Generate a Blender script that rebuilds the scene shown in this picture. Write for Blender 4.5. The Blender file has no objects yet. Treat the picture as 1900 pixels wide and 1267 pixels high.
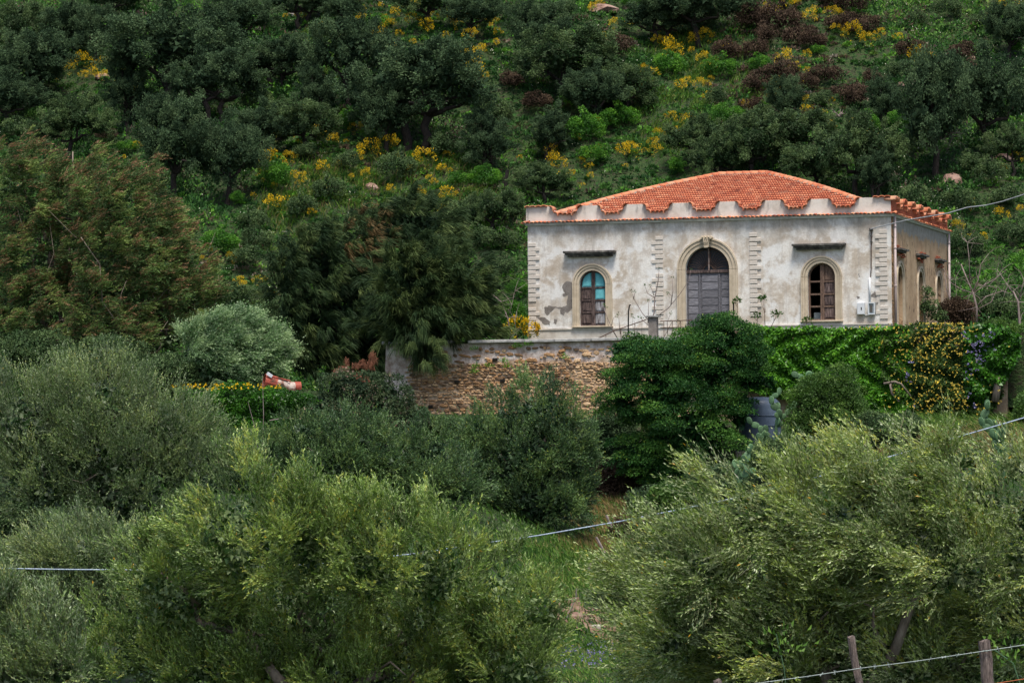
import bpy, math, random
import numpy as np
from mathutils import Vector, Matrix
R = random.Random(7); NR = np.random.default_rng(11)
SC = bpy.context.scene
# ---------------------------------------------------------------- camera, sky, sun, exposure
FPX, ROLL, PIT = 6467.6, .0079, .0289
cam = bpy.data.cameras.new('camera'); cam_o = bpy.data.objects.new('camera', cam); SC.collection.objects.link(cam_o)
cam.sensor_width = 36; cam.lens = FPX / 1900 * 36; cam.clip_start = .5; cam.clip_end = 3000
cam_o.matrix_world = Matrix.Rotation(PIT, 4, 'X') @ Matrix.Rotation(math.pi / 2, 4, 'X') @ Matrix.Rotation(-ROLL, 4, 'Z')
SC.camera = cam_o
SUN_EL, SUN_AZ = math.radians(67), math.radians(-190)      # azimuth measured from +Y towards +X
world = bpy.data.worlds.new('World'); SC.world = world; world.use_nodes = True
wn = world.node_tree.nodes; sky = wn.new('ShaderNodeTexSky'); sky.sky_type = 'NISHITA'; sky.sun_disc = False
sky.sun_elevation = SUN_EL; sky.sun_rotation = SUN_AZ; sky.dust_density = 3.0; sky.air_density = 1.0; sky.ozone_density = .6
world.node_tree.links.new(sky.outputs[0], wn['Background'].inputs[0]); wn['Background'].inputs[1].default_value = .06
sun = bpy.data.lights.new('sun', 'SUN'); sun.energy = 1.5; sun.angle = math.radians(15); sun.color = (1, .95, .86)
sun_o = bpy.data.objects.new('sun', sun); SC.collection.objects.link(sun_o)
sd = Vector((math.sin(SUN_AZ) * math.cos(SUN_EL), math.cos(SUN_AZ) * math.cos(SUN_EL), math.sin(SUN_EL)))
sun_o.rotation_euler = sd.to_track_quat('Z', 'Y').to_euler()
SC.view_settings.view_transform = 'Standard'; SC.view_settings.look = 'None'; SC.view_settings.gamma = 1
SC.view_settings.use_curve_mapping = False; SC.view_settings.exposure = 1.5
SC.render.engine = 'CYCLES'; SC.cycles.max_bounces = 6; SC.cycles.transparent_max_bounces = 4; SC.cycles.use_denoising = True

# ---------------------------------------------------------------- geometry of the view: photo pixel -> direction from the eye
def ray(px, py):
    u2, v2 = px - 950., 633.5 - py
    c, s = math.cos(ROLL), math.sin(ROLL); u = u2 * c + v2 * s; v = -u2 * s + v2 * c
    c, s = math.cos(PIT), math.sin(PIT); y = c - v / FPX * s
    return np.array([u / FPX / y, 1., (s + v / FPX * c) / y])
def at(px, py, Y): return ray(px, py) * Y
HX, HY, AL = 16.025, 146.79, .2952                          # front right corner of the villa and its turn
CA, SA = math.cos(AL), math.sin(AL)
def loc2w(x, d, z): return np.array([HX + x * CA + d * SA, HY - x * SA + d * CA, z])
def w2loc(x, y): dx, dy = x - HX, y - HY; return dx * CA - dy * SA, dx * SA + dy * CA
def F(px, py, d=0):                                         # point of the plane d metres behind the facade, in villa coordinates
    r = ray(px, py); n = (SA, CA); p = (HX + d * SA, HY + d * CA)
    t = (n[0] * p[0] + n[1] * p[1]) / (n[0] * r[0] + n[1] * r[1]); P = r * t
    return w2loc(P[0], P[1])[0], P[2]

# ---------------------------------------------------------------- terrain
def wob(x, y):
    return (np.sin(x * .31 + 1.3) * np.cos(y * .27) * .5 + np.sin(x * .73 + y * .41) * .25 + np.sin(x * .11 - y * .09 + 2) * .9
            + np.sin(x * 1.7 + 2 * np.sin(y * .9)) * .08)
BK = np.array([-80, 0, 20, 40, 52, 80, 98, 118, 138, 165, 200, 900.]); BZ = np.array([-1.5, -1.7, -2.8, -4.1, -5.2, -4.9, -3.4, -1.6, .5, 2.7, 4, 5.])
def G(x, y):
    x = np.asarray(x, float); y = np.asarray(y, float)
    b = np.interp(y, BK, BZ) + .12 * wob(x * 1.3, y * 1.3) * np.clip((y - 20) / 40, 0, 1)
    y0 = 172 + 1.6 * np.sin(x * .13 + 1) - .06 * x
    t = y - y0
    b = b - 2.8 * np.exp(-((x - 4.2) / 5.) ** 2) * np.clip((y - 78) / 20, 0, 1) * np.clip((141.5 - y) / 3, 0, 1)
    h = 3.4 + .5 * t + 1.1 * wob(x, y) * np.clip(t / 15, 0, 1) + 2.2 * np.sin(x * .075 + .6) * np.clip(t / 25, 0, 1)
    h = np.where(t > 130, 3.4 + 65 + (t - 130) * .12 + wob(x * .2, y * .2) * 2, h)
    h = np.where(t < 0, -99, h)
    return np.maximum(b, h)
def hit(px, py, y0=60.):
    r = ray(px, py); Y = np.arange(y0, 330, .1)
    z = G(r[0] * Y, Y); k = np.argmax(z >= r[2] * Y)
    return np.array([r[0] * Y[k], Y[k], z[k]])

# ---------------------------------------------------------------- helpers
def tag(o, label=None, cat=None, group=None, kind=None):
    for k, v in (('label', label), ('category', cat), ('group', group), ('kind', kind)):
        if v: o[k] = v
    return o
def empty(name, loc, rz=0, **k):
    o = bpy.data.objects.new(name, None); o.empty_display_size = .3; SC.collection.objects.link(o)
    o.location = tuple(float(v) for v in loc); o.rotation_euler = (0, 0, rz); return tag(o, **k)
def link(name, me, mat=None, parent=None, loc=None, rot=None, scale=None):
    if mat and not me.materials: me.materials.append(mat)
    o = bpy.data.objects.new(name, me); SC.collection.objects.link(o); o.parent = parent
    if loc is not None: o.location = tuple(float(v) for v in loc)
    if rot is not None: o.rotation_euler = rot
    if scale is not None: o.scale = scale
    return o
class MB:
    def __init__(s): s.v = []; s.f = []
    def add(s, vs, fs):
        n = len(s.v); s.v += [tuple(map(float, p)) for p in vs]; s.f += [tuple(n + i for i in f) for f in fs]; return s
    def box(s, x0, x1, y0, y1, z0, z1, bev=0):
        if bev:
            b = bev
            vs = []
            for (z, e) in ((z0, b), (z0 + b, 0), (z1 - b, 0), (z1, b)):
                vs += [(x0 + e, y0 + e, z), (x1 - e, y0 + e, z), (x1 - e, y1 - e, z), (x0 + e, y1 - e, z)]
            fs = [(3, 2, 1, 0), (12, 13, 14, 15)]
            for k in range(3):
                for i in range(4):
                    j = (i + 1) % 4; fs.append((4 * k + i, 4 * k + j, 4 * k + 4 + j, 4 * k + 4 + i))
            return s.add(vs, fs)
        v = [(x, y, z) for z in (z0, z1) for y in (y0, y1) for x in (x0, x1)]
        return s.add(v, [(0, 2, 3, 1), (4, 5, 7, 6), (0, 1, 5, 4), (2, 6, 7, 3), (0, 4, 6, 2), (1, 3, 7, 5)])
    def quad(s, a, b, c, d): return s.add([a, b, c, d], [(0, 1, 2, 3)])
    def tube(s, pts, rad, n=6, cap=True):
        pts = [Vector(tuple(map(float, p))) for p in pts]; m = len(pts)
        if not hasattr(rad, '__len__'): rad = [rad] * m
        vs = []; ref = Vector((.3, .9, .2)).normalized()
        for i, p in enumerate(pts):
            t = (pts[min(i + 1, m - 1)] - pts[max(i - 1, 0)]).normalized()
            a = t.cross(ref)
            if a.length < .05: a = t.cross(Vector((1, 0, 0)))
            a.normalize(); b = t.cross(a)
            for k in range(n):
                w = 2 * math.pi * k / n; vs.append(p + (a * math.cos(w) + b * math.sin(w)) * rad[i])
        fs = [(i * n + k, i * n + (k + 1) % n, (i + 1) * n + (k + 1) % n, (i + 1) * n + k) for i in range(m - 1) for k in range(n)]
        if cap: fs += [tuple(range(n))[::-1], tuple(range((m - 1) * n, m * n))]
        return s.add(vs, fs)
    def extr(s, poly, y0, y1):                               # polygon in x,z extruded along y (y0 is the front)
        n = len(poly)
        vs = [(x, y0, z) for x, z in poly] + [(x, y1, z) for x, z in poly]
        fs = [tuple(range(n)), tuple(range(2 * n - 1, n - 1, -1))] + [(i, n + i, n + (i + 1) % n, (i + 1) % n) for i in range(n)]
        return s.add(vs, fs)
    def ring(s, inner, outer, y0, y1):                       # open band between two polylines in x,z, solid
        n = len(inner)
        vs = [(x, y0, z) for x, z in inner] + [(x, y0, z) for x, z in outer] + [(x, y1, z) for x, z in inner] + [(x, y1, z) for x, z in outer]
        fs = []
        for i in range(n - 1):
            fs += [(i, i + 1, n + i + 1, n + i), (2 * n + i, 3 * n + i, 3 * n + i + 1, 2 * n + i + 1), (n + i, n + i + 1, 3 * n + i + 1, 3 * n + i), (i, 2 * n + i, 2 * n + i + 1, i + 1)]
        fs += [(0, n, 3 * n, 2 * n), (n - 1, 3 * n - 1, 4 * n - 1, 2 * n - 1)]
        return s.add(vs, fs)
    def mesh(s, name='mesh', smooth=False):
        me = bpy.data.meshes.new(name); me.from_pydata(s.v, [], s.f)
        if smooth: me.shade_smooth()
        return me
    def build(s, name, mat, parent=None, smooth=False, **k):
        return link(name, s.mesh(name, smooth), mat, parent, **k)
def arc(cx, cz, r, a0=math.pi, a1=0, n=28): return [(cx + r * math.cos(a0 + (a1 - a0) * i / n), cz + r * math.sin(a0 + (a1 - a0) * i / n)) for i in range(n + 1)]

# ---------------------------------------------------------------- materials
def nodes(name):
    m = bpy.data.materials.new(name); m.use_nodes = True; nt = m.node_tree; b = nt.nodes['Principled BSDF']; return m, nt, b
def N(nt, t, **k):
    n = nt.nodes.new(t)
    for a, v in k.items(): setattr(n, a, v)
    return n
def noise(nt, scale, detail=6, rough=.6, vec=None, stretch=None, dist=0):
    n = N(nt, 'ShaderNodeTexNoise'); n.inputs['Scale'].default_value = scale; n.inputs['Detail'].default_value = detail
    n.inputs['Roughness'].default_value = rough; n.inputs['Distortion'].default_value = dist
    tc = N(nt, 'ShaderNodeTexCoord'); mp = N(nt, 'ShaderNodeMapping'); nt.links.new(tc.outputs['Object'], mp.inputs[0])
    if stretch: mp.inputs['Scale'].default_value = stretch
    nt.links.new(mp.outputs[0], n.inputs['Vector']); return n.outputs['Fac']
def ramp(nt, fac, stops):
    r = N(nt, 'ShaderNodeValToRGB'); e = r.color_ramp.elements
    while len(e) < len(stops): e.new(.5)
    for q, (p, c) in zip(e, stops):
        q.position = p; q.color = (*c, 1) if hasattr(c, '__len__') else (c, c, c, 1)
    nt.links.new(fac, r.inputs[0]); return r.outputs[0]
def mix(nt, fac, a, b, mode='MIX'):
    m = N(nt, 'ShaderNodeMix', data_type='RGBA', blend_type=mode)
    for i, v in ((0, fac), (6, a), (7, b)):
        if hasattr(v, 'default_value') or hasattr(v, 'is_linked'): nt.links.new(v, m.inputs[i])
        elif i == 0: m.inputs[0].default_value = v
        else: m.inputs[i].default_value = (*v, 1)
    return m.outputs[2]
def bump(nt, b, h, strength=.5, dist=.02):
    n = N(nt, 'ShaderNodeBump'); n.inputs['Strength'].default_value = strength; n.inputs['Distance'].default_value = dist
    nt.links.new(h, n.inputs['Height']); nt.links.new(n.outputs[0], b.inputs['Normal'])
def simple(name, stops, scale=3, rough=.85, bs=.4, bd=.01, stretch=None, detail=6, rnd=0, spec=.3, dist=0):
    m, nt, b = nodes(name); f = noise(nt, scale, detail, .65, stretch=stretch, dist=dist); c = ramp(nt, f, stops)
    if rnd:
        oi = N(nt, 'ShaderNodeObjectInfo'); c = mix(nt, 1., c, ramp(nt, oi.outputs['Random'], rnd), 'MULTIPLY')
    nt.links.new(c, b.inputs['Base Color']); b.inputs['Roughness'].default_value = rough; b.inputs['Specular IOR Level'].default_value = spec
    bump(nt, b, noise(nt, scale * 4, 5, .6, stretch=stretch), bs, bd); return m
def leafmat(name, stops, under=None, trans=.25, rough=.5, spec=.25):
    """stops: colour by the per-leaf attribute 'tint' (0..1): differences between leaves, flowers, dead tips, plus dark inner fill for shade"""
    m, nt, b = nodes(name); a = N(nt, 'ShaderNodeAttribute', attribute_name='tint')
    c = ramp(nt, a.outputs['Fac'], stops)
    if under:
        g = N(nt, 'ShaderNodeNewGeometry'); fl = N(nt, 'ShaderNodeMath', operation='MULTIPLY'); nt.links.new(g.outputs['Backfacing'], fl.inputs[0]); fl.inputs[1].default_value = under[1]
        c = mix(nt, fl.outputs[0], c, under[0])
    nt.links.new(c, b.inputs['Base Color']); b.inputs['Roughness'].default_value = rough; b.inputs['Specular IOR Level'].default_value = spec
    if trans:
        t = N(nt, 'ShaderNodeBsdfTranslucent'); nt.links.new(c, t.inputs[0]); ms = N(nt, 'ShaderNodeMixShader'); ms.inputs[0].default_value = trans
        nt.links.new(b.outputs[0], ms.inputs[1]); nt.links.new(t.outputs[0], ms.inputs[2]); nt.links.new(ms.outputs[0], nt.nodes['Material Output'].inputs[0])
    return m

# ---------------------------------------------------------------- leaves
def nrm(v): return v / np.maximum(np.linalg.norm(v, axis=-1, keepdims=True), 1e-9)
def rdir(n): return nrm(NR.normal(size=(n, 3)))
class Leaves:
    def __init__(s): s.q = []; s.t = []; s.tr = []; s.tt = []
    def leaf(s, P, D, L, Wd, tint, nb=None, nbw=0):
        """rhombic leaves at P along D; nb: preferred normal"""
        n = len(P); D = nrm(D); Q = rdir(n)
        if nb is not None: Q = nrm(Q * (1 - nbw) + nb * nbw)
        S = nrm(np.cross(D, Q)); L = np.broadcast_to(L, (n,))[:, None]; Wd = np.broadcast_to(Wd, (n,))[:, None]
        nn = np.cross(S, D)
        f = NR.choice([-1, 1], n)[:, None]
        s.tr.append(np.stack([P - S * Wd * .18 * f, P + D * L * .42 + S * Wd * .82 * f, P + D * L], 1)); s.tt.append(np.broadcast_to(tint, (n,)).astype(np.float32)); return s
    def strip(s, A, B, w0, w1, tint):
        """flat thin quads from A to B, pointed when w1 is small"""
        if np.isscalar(w1) and w1 <= w0 * .55 and np.isscalar(w0):
            D = nrm(B - A); S = nrm(np.cross(D, rdir(len(A)))); s.tr.append(np.stack([A + S * w0, A - S * w0, B], 1)); s.tt.append(np.broadcast_to(tint, (len(A),)).astype(np.float32)); return s
        D = nrm(B - A); S = nrm(np.cross(D, rdir(len(A)))); w0 = np.broadcast_to(w0, (len(A),))[:, None]; w1 = np.broadcast_to(w1, (len(A),))[:, None]
        s.q.append(np.stack([A + S * w0, A - S * w0, B - S * w1, B + S * w1], 1)); s.t.append(np.broadcast_to(tint, (len(A),)).astype(np.float32)); return s
    def mesh(s, name, base=(0, 0, 0)):
        base = np.asarray(base, float); co = []; lt = []; T = []
        if s.tr: a = np.concatenate(s.tr) - base; co.append(a.reshape(-1, 3)); lt.append(np.full(len(a), 3, np.int32)); T += s.tt; LEAFN[0] += len(a)
        if s.q: a = np.concatenate(s.q) - base; co.append(a.reshape(-1, 3)); lt.append(np.full(len(a), 4, np.int32)); T += s.t; LEAFN[0] += 2 * len(a)
        V = np.concatenate(co); lt = np.concatenate(lt); T = np.concatenate(T); n = len(V); nf = len(lt)
        me = bpy.data.meshes.new(name); me.vertices.add(n); me.vertices.foreach_set('co', V.reshape(-1).astype(np.float32))
        me.loops.add(n); me.loops.foreach_set('vertex_index', np.arange(n, dtype=np.int32))
        me.polygons.add(nf); me.polygons.foreach_set('loop_start', (np.cumsum(lt) - lt).astype(np.int32)); me.polygons.foreach_set('loop_total', lt)
        me.update(calc_edges=True)
        at_ = me.attributes.new('tint', 'FLOAT', 'FACE'); at_.data.foreach_set('value', T.astype(np.float32))
        return me
LEAFN = [0]
def blobs_px(lst, Y, deep=.9):
    """(px, py, rx, ry[, dY]) ellipsoids seen at those photo pixels, at distance Y, real size and depth"""
    out = []
    for b in lst:
        y = Y + (b[4] if len(b) > 4 else 0); c = at(b[0], b[1], y); rx, rz = b[2] * y / FPX, b[3] * y / FPX
        out.append((*c, rx, max(rx, rz) * deep, rz))
    return np.array(out)
def shell(B, n, lo=.8, hi=1.05, back=.4, under=.5, jit=.12):
    """points and outward normals on the union of ellipsoids"""
    C, Rr = B[:, :3], B[:, 3:]; area = (Rr[:, 0] * Rr[:, 2] + Rr[:, 0] * Rr[:, 1] + Rr[:, 1] * Rr[:, 2]); pr = area / area.sum()
    P = []; Nn = []; got = 0
    while got < n:
        k = NR.choice(len(B), n * 2, p=pr); d = rdir(n * 2)
        keep = (NR.random(n * 2) < np.where(d[:, 1] > .25, back, 1)) & (NR.random(n * 2) < np.where(d[:, 2] < -.35, under, 1))
        k = k[keep]; d = d[keep]; rr = NR.uniform(lo, hi, len(k))[:, None] + jit * np.sin(d[:, :1] * 7 + d[:, 2:] * 5 + k[:, None])
        p = C[k] + d * Rr[k] * rr
        q = ((p[:, None] - C[None]) / Rr[None]); ins = (q ** 2).sum(-1); ins[np.arange(len(k)), k] = 9
        ok = ins.min(1) > .62 if len(B) > 1 else np.ones(len(k), bool)
        p = p[ok]; d = nrm(d[ok] / Rr[k[ok]]); P.append(p); Nn.append(d); got += len(p)
    return np.concatenate(P)[:n], np.concatenate(Nn)[:n]
def shade_fill(L, B, n, size, tint=.1):  # oversized dark-tinted leaves added inside to block light and paint the crown shade
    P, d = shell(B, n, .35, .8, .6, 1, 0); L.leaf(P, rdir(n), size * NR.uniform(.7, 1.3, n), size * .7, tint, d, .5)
def boughs(B, nb, nc, ln, rad, out_up=(0, 0, .5), wind=(0, 0, 0), lo=.72, back=.35, under=.6, tint=(.1, .8), ext=0):
    """leafy boughs that stand out of the crown with gaps between them: sub-clump centres, directions, colour offsets"""
    B2 = B.copy(); B2[:, 3:] = np.maximum(B2[:, 3:] - ext, B2[:, 3:] * .5)
    C, O = shell(B2, nb, lo, 1., back, under); A = nrm(O * .8 + np.array(out_up) + np.array(wind) + NR.normal(size=(nb, 3)) * .2)
    bl = ln * NR.uniform(.45, 1.25, nb); br = rad * NR.uniform(.65, 1.35, nb); bt = NR.uniform(tint[0], tint[1], nb)
    pw = bl * br; k = NR.choice(nb, nc, p=pw / pw.sum()); t = NR.random(nc) ** .8
    P = C[k] + A[k] * (t * bl[k])[:, None] + rdir(nc) * (br[k] * (1 - .55 * t) * NR.random(nc) ** .4)[:, None]
    D = nrm(A[k] * .8 + O[k] * .4 + nrm(P - C[k]) * .6)
    return P, D, np.clip(bt[k] + NR.normal(size=nc) * .09, .03, .9), O[k], t, B2
def olive_crown(B, nb, nc, ns, nl, ll, lw, rc=.16, bl=.6, br=.42, wind=(0, 0, 0), up=.6, slen=(.2, .45), tint=(.1, .8), fill=4000, fillsize=.2, yellow=.004, back=.35, under=.6, twig=True):
    L = Leaves(); C, A, ct, O, tb, B2 = boughs(B, nb, nc, bl, br, (0, 0, up), wind, .74, back, under, tint, ext=bl * .55 + .1)
    k = np.repeat(np.arange(nc), ns); n = len(k)
    U = nrm(A[k] + np.array(wind) * .6 + [0, 0, up * .35] + NR.normal(size=(n, 3)) * .34)
    sl = NR.uniform(*slen, n) * (.75 + .5 * tb[k]) * np.where(NR.random(n) < .05, 1.7, 1)
    P0 = C[k] + rdir(n) * (NR.random(n) ** .5)[:, None] * rc; st = np.clip(ct[k] + NR.normal(size=n) * .09, .04, .9)
    if twig: L.strip(P0, P0 + U * sl[:, None], .004, .002, .0)
    j = np.repeat(np.arange(n), nl); t = (np.tile(np.arange(nl), n) + NR.random(n * nl)) / nl
    D = nrm(U[j] * 1. + rdir(len(j)) * .6 + np.array(wind) * .3)
    PP = P0[j] + U[j] * (t * sl[j])[:, None] + np.array(wind)[None] * (t ** 2)[:, None] * sl[j][:, None] * .35
    tt = np.clip(st[j] + .12 * t + NR.normal(size=len(j)) * .07, .05, .92); tt = np.where(NR.random(len(j)) < yellow, 1., tt)
    L.leaf(PP, D, ll * NR.uniform(.6, 1.15, len(j)), lw * NR.uniform(.8, 1.2, len(j)), tt, O[k][j], .25)
    if fill: shade_fill(L, B2, fill, fillsize, .08)
    return L
def puff_crown(B, nc, rc, npl, ls, lw=None, tint=(.1, .8), fill=3000, fillsize=.3, squash=.75, back=.35, tips=0, wind=(0, 0, 0), spread=(.6, 1.3), under=.6, lo=.8, cap=0):
    """rounded tufts of leaves on the outside of the crown"""
    B = B.copy(); B[:, 3:] = np.maximum(B[:, 3:] - rc * .75, B[:, 3:] * .45)
    L = Leaves(); C, O = shell(B, nc, lo, 1.06, back, under); ct = NR.uniform(tint[0], tint[1], nc); rs = rc * NR.uniform(*spread, nc)
    pk = rs ** 2; k = NR.choice(nc, nc * npl, p=pk / pk.sum()); n = len(k); d = rdir(n); d = nrm(d + O[k] * .6 + np.array([0, 0, .35]))
    if cap: d[:, 2] = np.where(d[:, 2] < -.1, np.abs(d[:, 2]), d[:, 2])
    lump = 1 + .16 * np.sin(d[:, 0] * 5 + k) * np.sin(d[:, 2] * 6 + k * 1.7); rad = (.62 + .42 * NR.random(n) ** .5) * lump
    P = C[k] + d * (rs[k] * rad)[:, None] * np.array([1, 1, squash])
    t = np.clip(ct[k] + NR.normal(size=n) * .09, .03, .92)
    if tips: t = np.where((rad > .98) & (d[:, 2] > .35) & (NR.random(n) < tips), 1., t)
    D = nrm(d * .5 + rdir(n) + np.array(wind))
    L.leaf(P, D, ls * NR.uniform(.6, 1.2, n), (lw or ls * .55) * NR.uniform(.7, 1.2, n), t, d, .45)
    if fill: shade_fill(L, B, fill, fillsize, .05)
    return L
def wand_crown(B, nb, nc, per, ln, w, wind=(.5, 0, 0), droop=.5, tint=(.1, .7), fill=3000, fillsize=.3, brown=None, back=.4, spread=.2, bl=.9, br=.4, up=.45):
    """long thin drooping green shoots in plumes"""
    L = Leaves(); C, A, ct, O, tb, B2 = boughs(B, nb, nc, bl, br, (0, 0, up), wind, .8, back, .85, tint, ext=bl * .05)
    if brown is not None: ct = np.where((np.linalg.norm(C - brown[0], axis=1) < brown[1]) & (NR.random(nc) < .45), 1., ct)
    k = np.repeat(np.arange(nc), per); n = len(k)
    P0 = C[k] + rdir(n) * .07; D = nrm(A[k] + NR.normal(size=(n, 3)) * spread + np.array(wind) * .5); l = ln * NR.uniform(.45, 1.1, n)[:, None]
    P1 = P0 + D * l * .45; D2 = nrm(D * (1 - droop) + np.array([wind[0] * .5, 0, -1]) * droop + NR.normal(size=(n, 3)) * .06); P2 = P1 + D2 * l * .55
    t = np.where(ct[k] > .95, 1., np.clip(ct[k] + NR.normal(size=n) * .09, .03, .9))
    L.strip(P0, P1, w, w * .8, t); L.strip(P1, P2, w * .9, w * .3, t)
    if fill: shade_fill(L, B2, fill, fillsize, .05)
    return L
def limb(a, b, n=6, wig=.06):
    a = np.array(a, float); b = np.array(b, float); L = np.linalg.norm(b - a)
    return [a + (b - a) * i / n + (NR.normal(size=3) * wig * L * (0 < i < n)) for i in range(n + 1)]
def woody(base, B, r, nlimb=5, fork=.35, lean=None):
    """trunk with limbs reaching into the crown"""
    m = MB(); base = np.array(base, float); C = B[:, :3]; top = C.mean(0)
    fk = base + (top - base) * fork + (np.array(lean) if lean is not None else 0)
    m.tube(limb(base - [0, 0, .3], fk, 5, .03), list(np.linspace(r * 1.25, r * .8, 6)), 8)
    order = np.argsort(-B[:, 3])[:nlimb]
    for i in order:
        e = C[i] + (C[i] - fk) * .15; m.tube(limb(fk, e, 6, .05), list(np.linspace(r * .6, r * .1, 7)), 6)
        for _ in range(3):
            s = fk + (e - fk) * R.uniform(.4, .8); m.tube(limb(s, s + np.array([R.uniform(-1, 1), R.uniform(-1, .5), R.uniform(0, 1)]) * B[i, 3] * .6, 4, .08), list(np.linspace(r * .22, r * .05, 5)), 4)
    return m
def offset(m, base): m.v = [(x - base[0], y - base[1], z - base[2]) for x, y, z in m.v]; return m
def plant(name, base, leaves, leafm, label, cat, wood=None, woodm=None, group=None, crown='crown', trunk='trunk'):
    o = empty(name, base, label=label, cat=cat, group=group)
    link(crown, leaves.mesh(crown, base), leafm, o)
    if wood: offset(wood, base).build(trunk, woodm, o, smooth=True)
    return o
def dup(root, loc, rz=0, sc=1, label=None, group=None):
    r = root.copy(); SC.collection.objects.link(r); r.location = tuple(float(v) for v in loc); r.rotation_euler = (0, 0, rz); r.scale = sc if hasattr(sc, '__len__') else (sc, sc, sc)
    if label: r['label'] = label
    if group: r['group'] = group
    for ch in root.children:
        c = ch.copy(); SC.collection.objects.link(c); c.parent = r
        for g in ch.children: q = g.copy(); SC.collection.objects.link(q); q.parent = c
    return r
# ================================================================ materials of the place
M = {}
M['ground'] = simple('earth and weeds', [(.32, (.010, .022, .008)), (.42, (.024, .055, .014)), (.5, (.05, .095, .024)), (.58, (.05, .048, .026)), (.68, (.022, .048, .012))], 2.6, .95, 1., .25, detail=10)
M['soil'] = simple('bare soil', [(.3, (.09, .05, .03)), (.5, (.19, .12, .08)), (.7, (.3, .22, .16))], 1.5, .95, .8, .04)
M['bark'] = simple('bark', [(.3, (.012, .010, .009)), (.7, (.045, .036, .03))], 5, .95, .8, .02, (4, 4, .8))
M['bark_pale'] = simple('pale bark', [(.3, (.10, .075, .06)), (.6, (.25, .2, .16)), (.8, (.4, .35, .3))], 3, .9, .6, .02, (3, 3, .7))
M['twig'] = simple('grey twig', [(.3, (.14, .10, .09)), (.7, (.33, .27, .25))], 6, .9)
def stucco():
    m, nt, b = nodes('weathered plaster')
    c = ramp(nt, noise(nt, .8, 12, .68, dist=.15), [(.32, (.44, .36, .28)), (.43, (.60, .52, .43)), (.5, (.77, .72, .655)), (.6, (.88, .855, .81)), (.72, (.72, .66, .58)), (.8, (.56, .48, .40))])
    c = mix(nt, ramp(nt, noise(nt, 2.2, 8, .7, dist=.4), [(.46, 0.), (.62, .65)]), c, (.50, .42, .345))
    c = mix(nt, ramp(nt, noise(nt, 1.5, 10, .74, stretch=(2.6, 1, .22), dist=.2), [(.51, 0.), (.63, .5)]), c, (.44, .40, .365))
    c = mix(nt, ramp(nt, noise(nt, .7, 12, .62, stretch=(1, 1, 1.2), dist=.1), [(.52, 0.), (.58, .85)]), c, (.88, .87, .85))
    # grime that runs down from the ledge of tiles, and damp rising at the foot
    tc = N(nt, 'ShaderNodeTexCoord'); sx = N(nt, 'ShaderNodeSeparateXYZ'); nt.links.new(tc.outputs['Object'], sx.inputs[0])
    g = N(nt, 'ShaderNodeMapRange'); nt.links.new(sx.outputs['Z'], g.inputs[0]); g.inputs[1].default_value = 3.7; g.inputs[2].default_value = 5.2
    st = N(nt, 'ShaderNodeMath', operation='MULTIPLY'); nt.links.new(g.outputs[0], st.inputs[0]); nt.links.new(ramp(nt, noise(nt, 1.1, 8, .7, stretch=(1, 1, .5), dist=.5), [(.4, 0.), (.62, 1.)]), st.inputs[1])
    c = mix(nt, st.outputs[0], c, (.36, .33, .29))
    c = mix(nt, .35, c, ramp(nt, noise(nt, 14, 5, .7), [(.3, .35), (.7, .95)]), 'MULTIPLY')
    nt.links.new(c, b.inputs['Base Color']); b.inputs['Roughness'].default_value = .93; b.inputs['Specular IOR Level'].default_value = .15
    bump(nt, b, noise(nt, 9, 8, .7), .5, .02); return m
M['stucco'] = stucco()
def parapet_mat():
    m, nt, b = nodes('stained parapet plaster')
    c = ramp(nt, noise(nt, 1.1, 8, .65, dist=.4), [(.35, (.50, .44, .38)), (.5, (.64, .58, .52)), (.7, (.74, .70, .65))])
    c = mix(nt, ramp(nt, noise(nt, 1.3, 6, .65, stretch=(1.5, 1, .45)), [(.56, 0.), (.68, .7)]), c, (.17, .16, .155))
    nt.links.new(c, b.inputs['Base Color']); b.inputs['Roughness'].default_value = .93; bump(nt, b, noise(nt, 9, 7, .7), .5, .02); return m
M['parapet'] = parapet_mat()
M['white_trim'] = simple('pale cornice plaster', [(.35, (.55, .53, .49)), (.6, (.78, .77, .74))], 2, .9, .4, .01)
M['bare'] = simple('bare grey render', [(.35, (.15, .13, .115)), (.7, (.27, .245, .225))], 5, .97, .8, .02)
M['sandstone'] = simple('sandstone surround', [(.3, (.40, .33, .24)), (.55, (.55, .46, .345)), (.75, (.62, .53, .41))], 2.2, .9, .4, .01)
M['quoin'] = simple('plaster quoins', [(.3, (.40, .345, .29)), (.5, (.60, .545, .485)), (.7, (.74, .71, .67))], 1.3, .92, .4, .01)
M['darkstone'] = simple('blackened stone', [(.35, (.045, .042, .04)), (.55, (.13, .12, .11)), (.75, (.32, .30, .27))], 4, .95, .6, .02)
M['tile'] = None
def tile_mat(name, hue=1., lichen=.55):
    m, nt, b = nodes(name); a = N(nt, 'ShaderNodeAttribute', attribute_name='tint')
    c = ramp(nt, a.outputs['Fac'], [(0, (.16, .045, .03)), (.3, (.40, .11, .055)), (.55, (.53, .17, .085)), (.8, (.62, .25, .13)), (1, (.54, .32, .20))])
    c = mix(nt, ramp(nt, noise(nt, 2.5, 8, .7), [(.52, 0.), (.7, lichen)]), c, (.50, .33, .22))
    c = mix(nt, ramp(nt, noise(nt, 9, 6, .7), [(.56, 0.), (.7, .7)]), c, (.16, .085, .06))
    nt.links.new(c, b.inputs['Base Color']); b.inputs['Roughness'].default_value = .8; b.inputs['Specular IOR Level'].default_value = .2; bump(nt, b, noise(nt, 20, 4, .6), .3, .01); return m
M['tile'] = tile_mat('terracotta roof tile')
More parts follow.
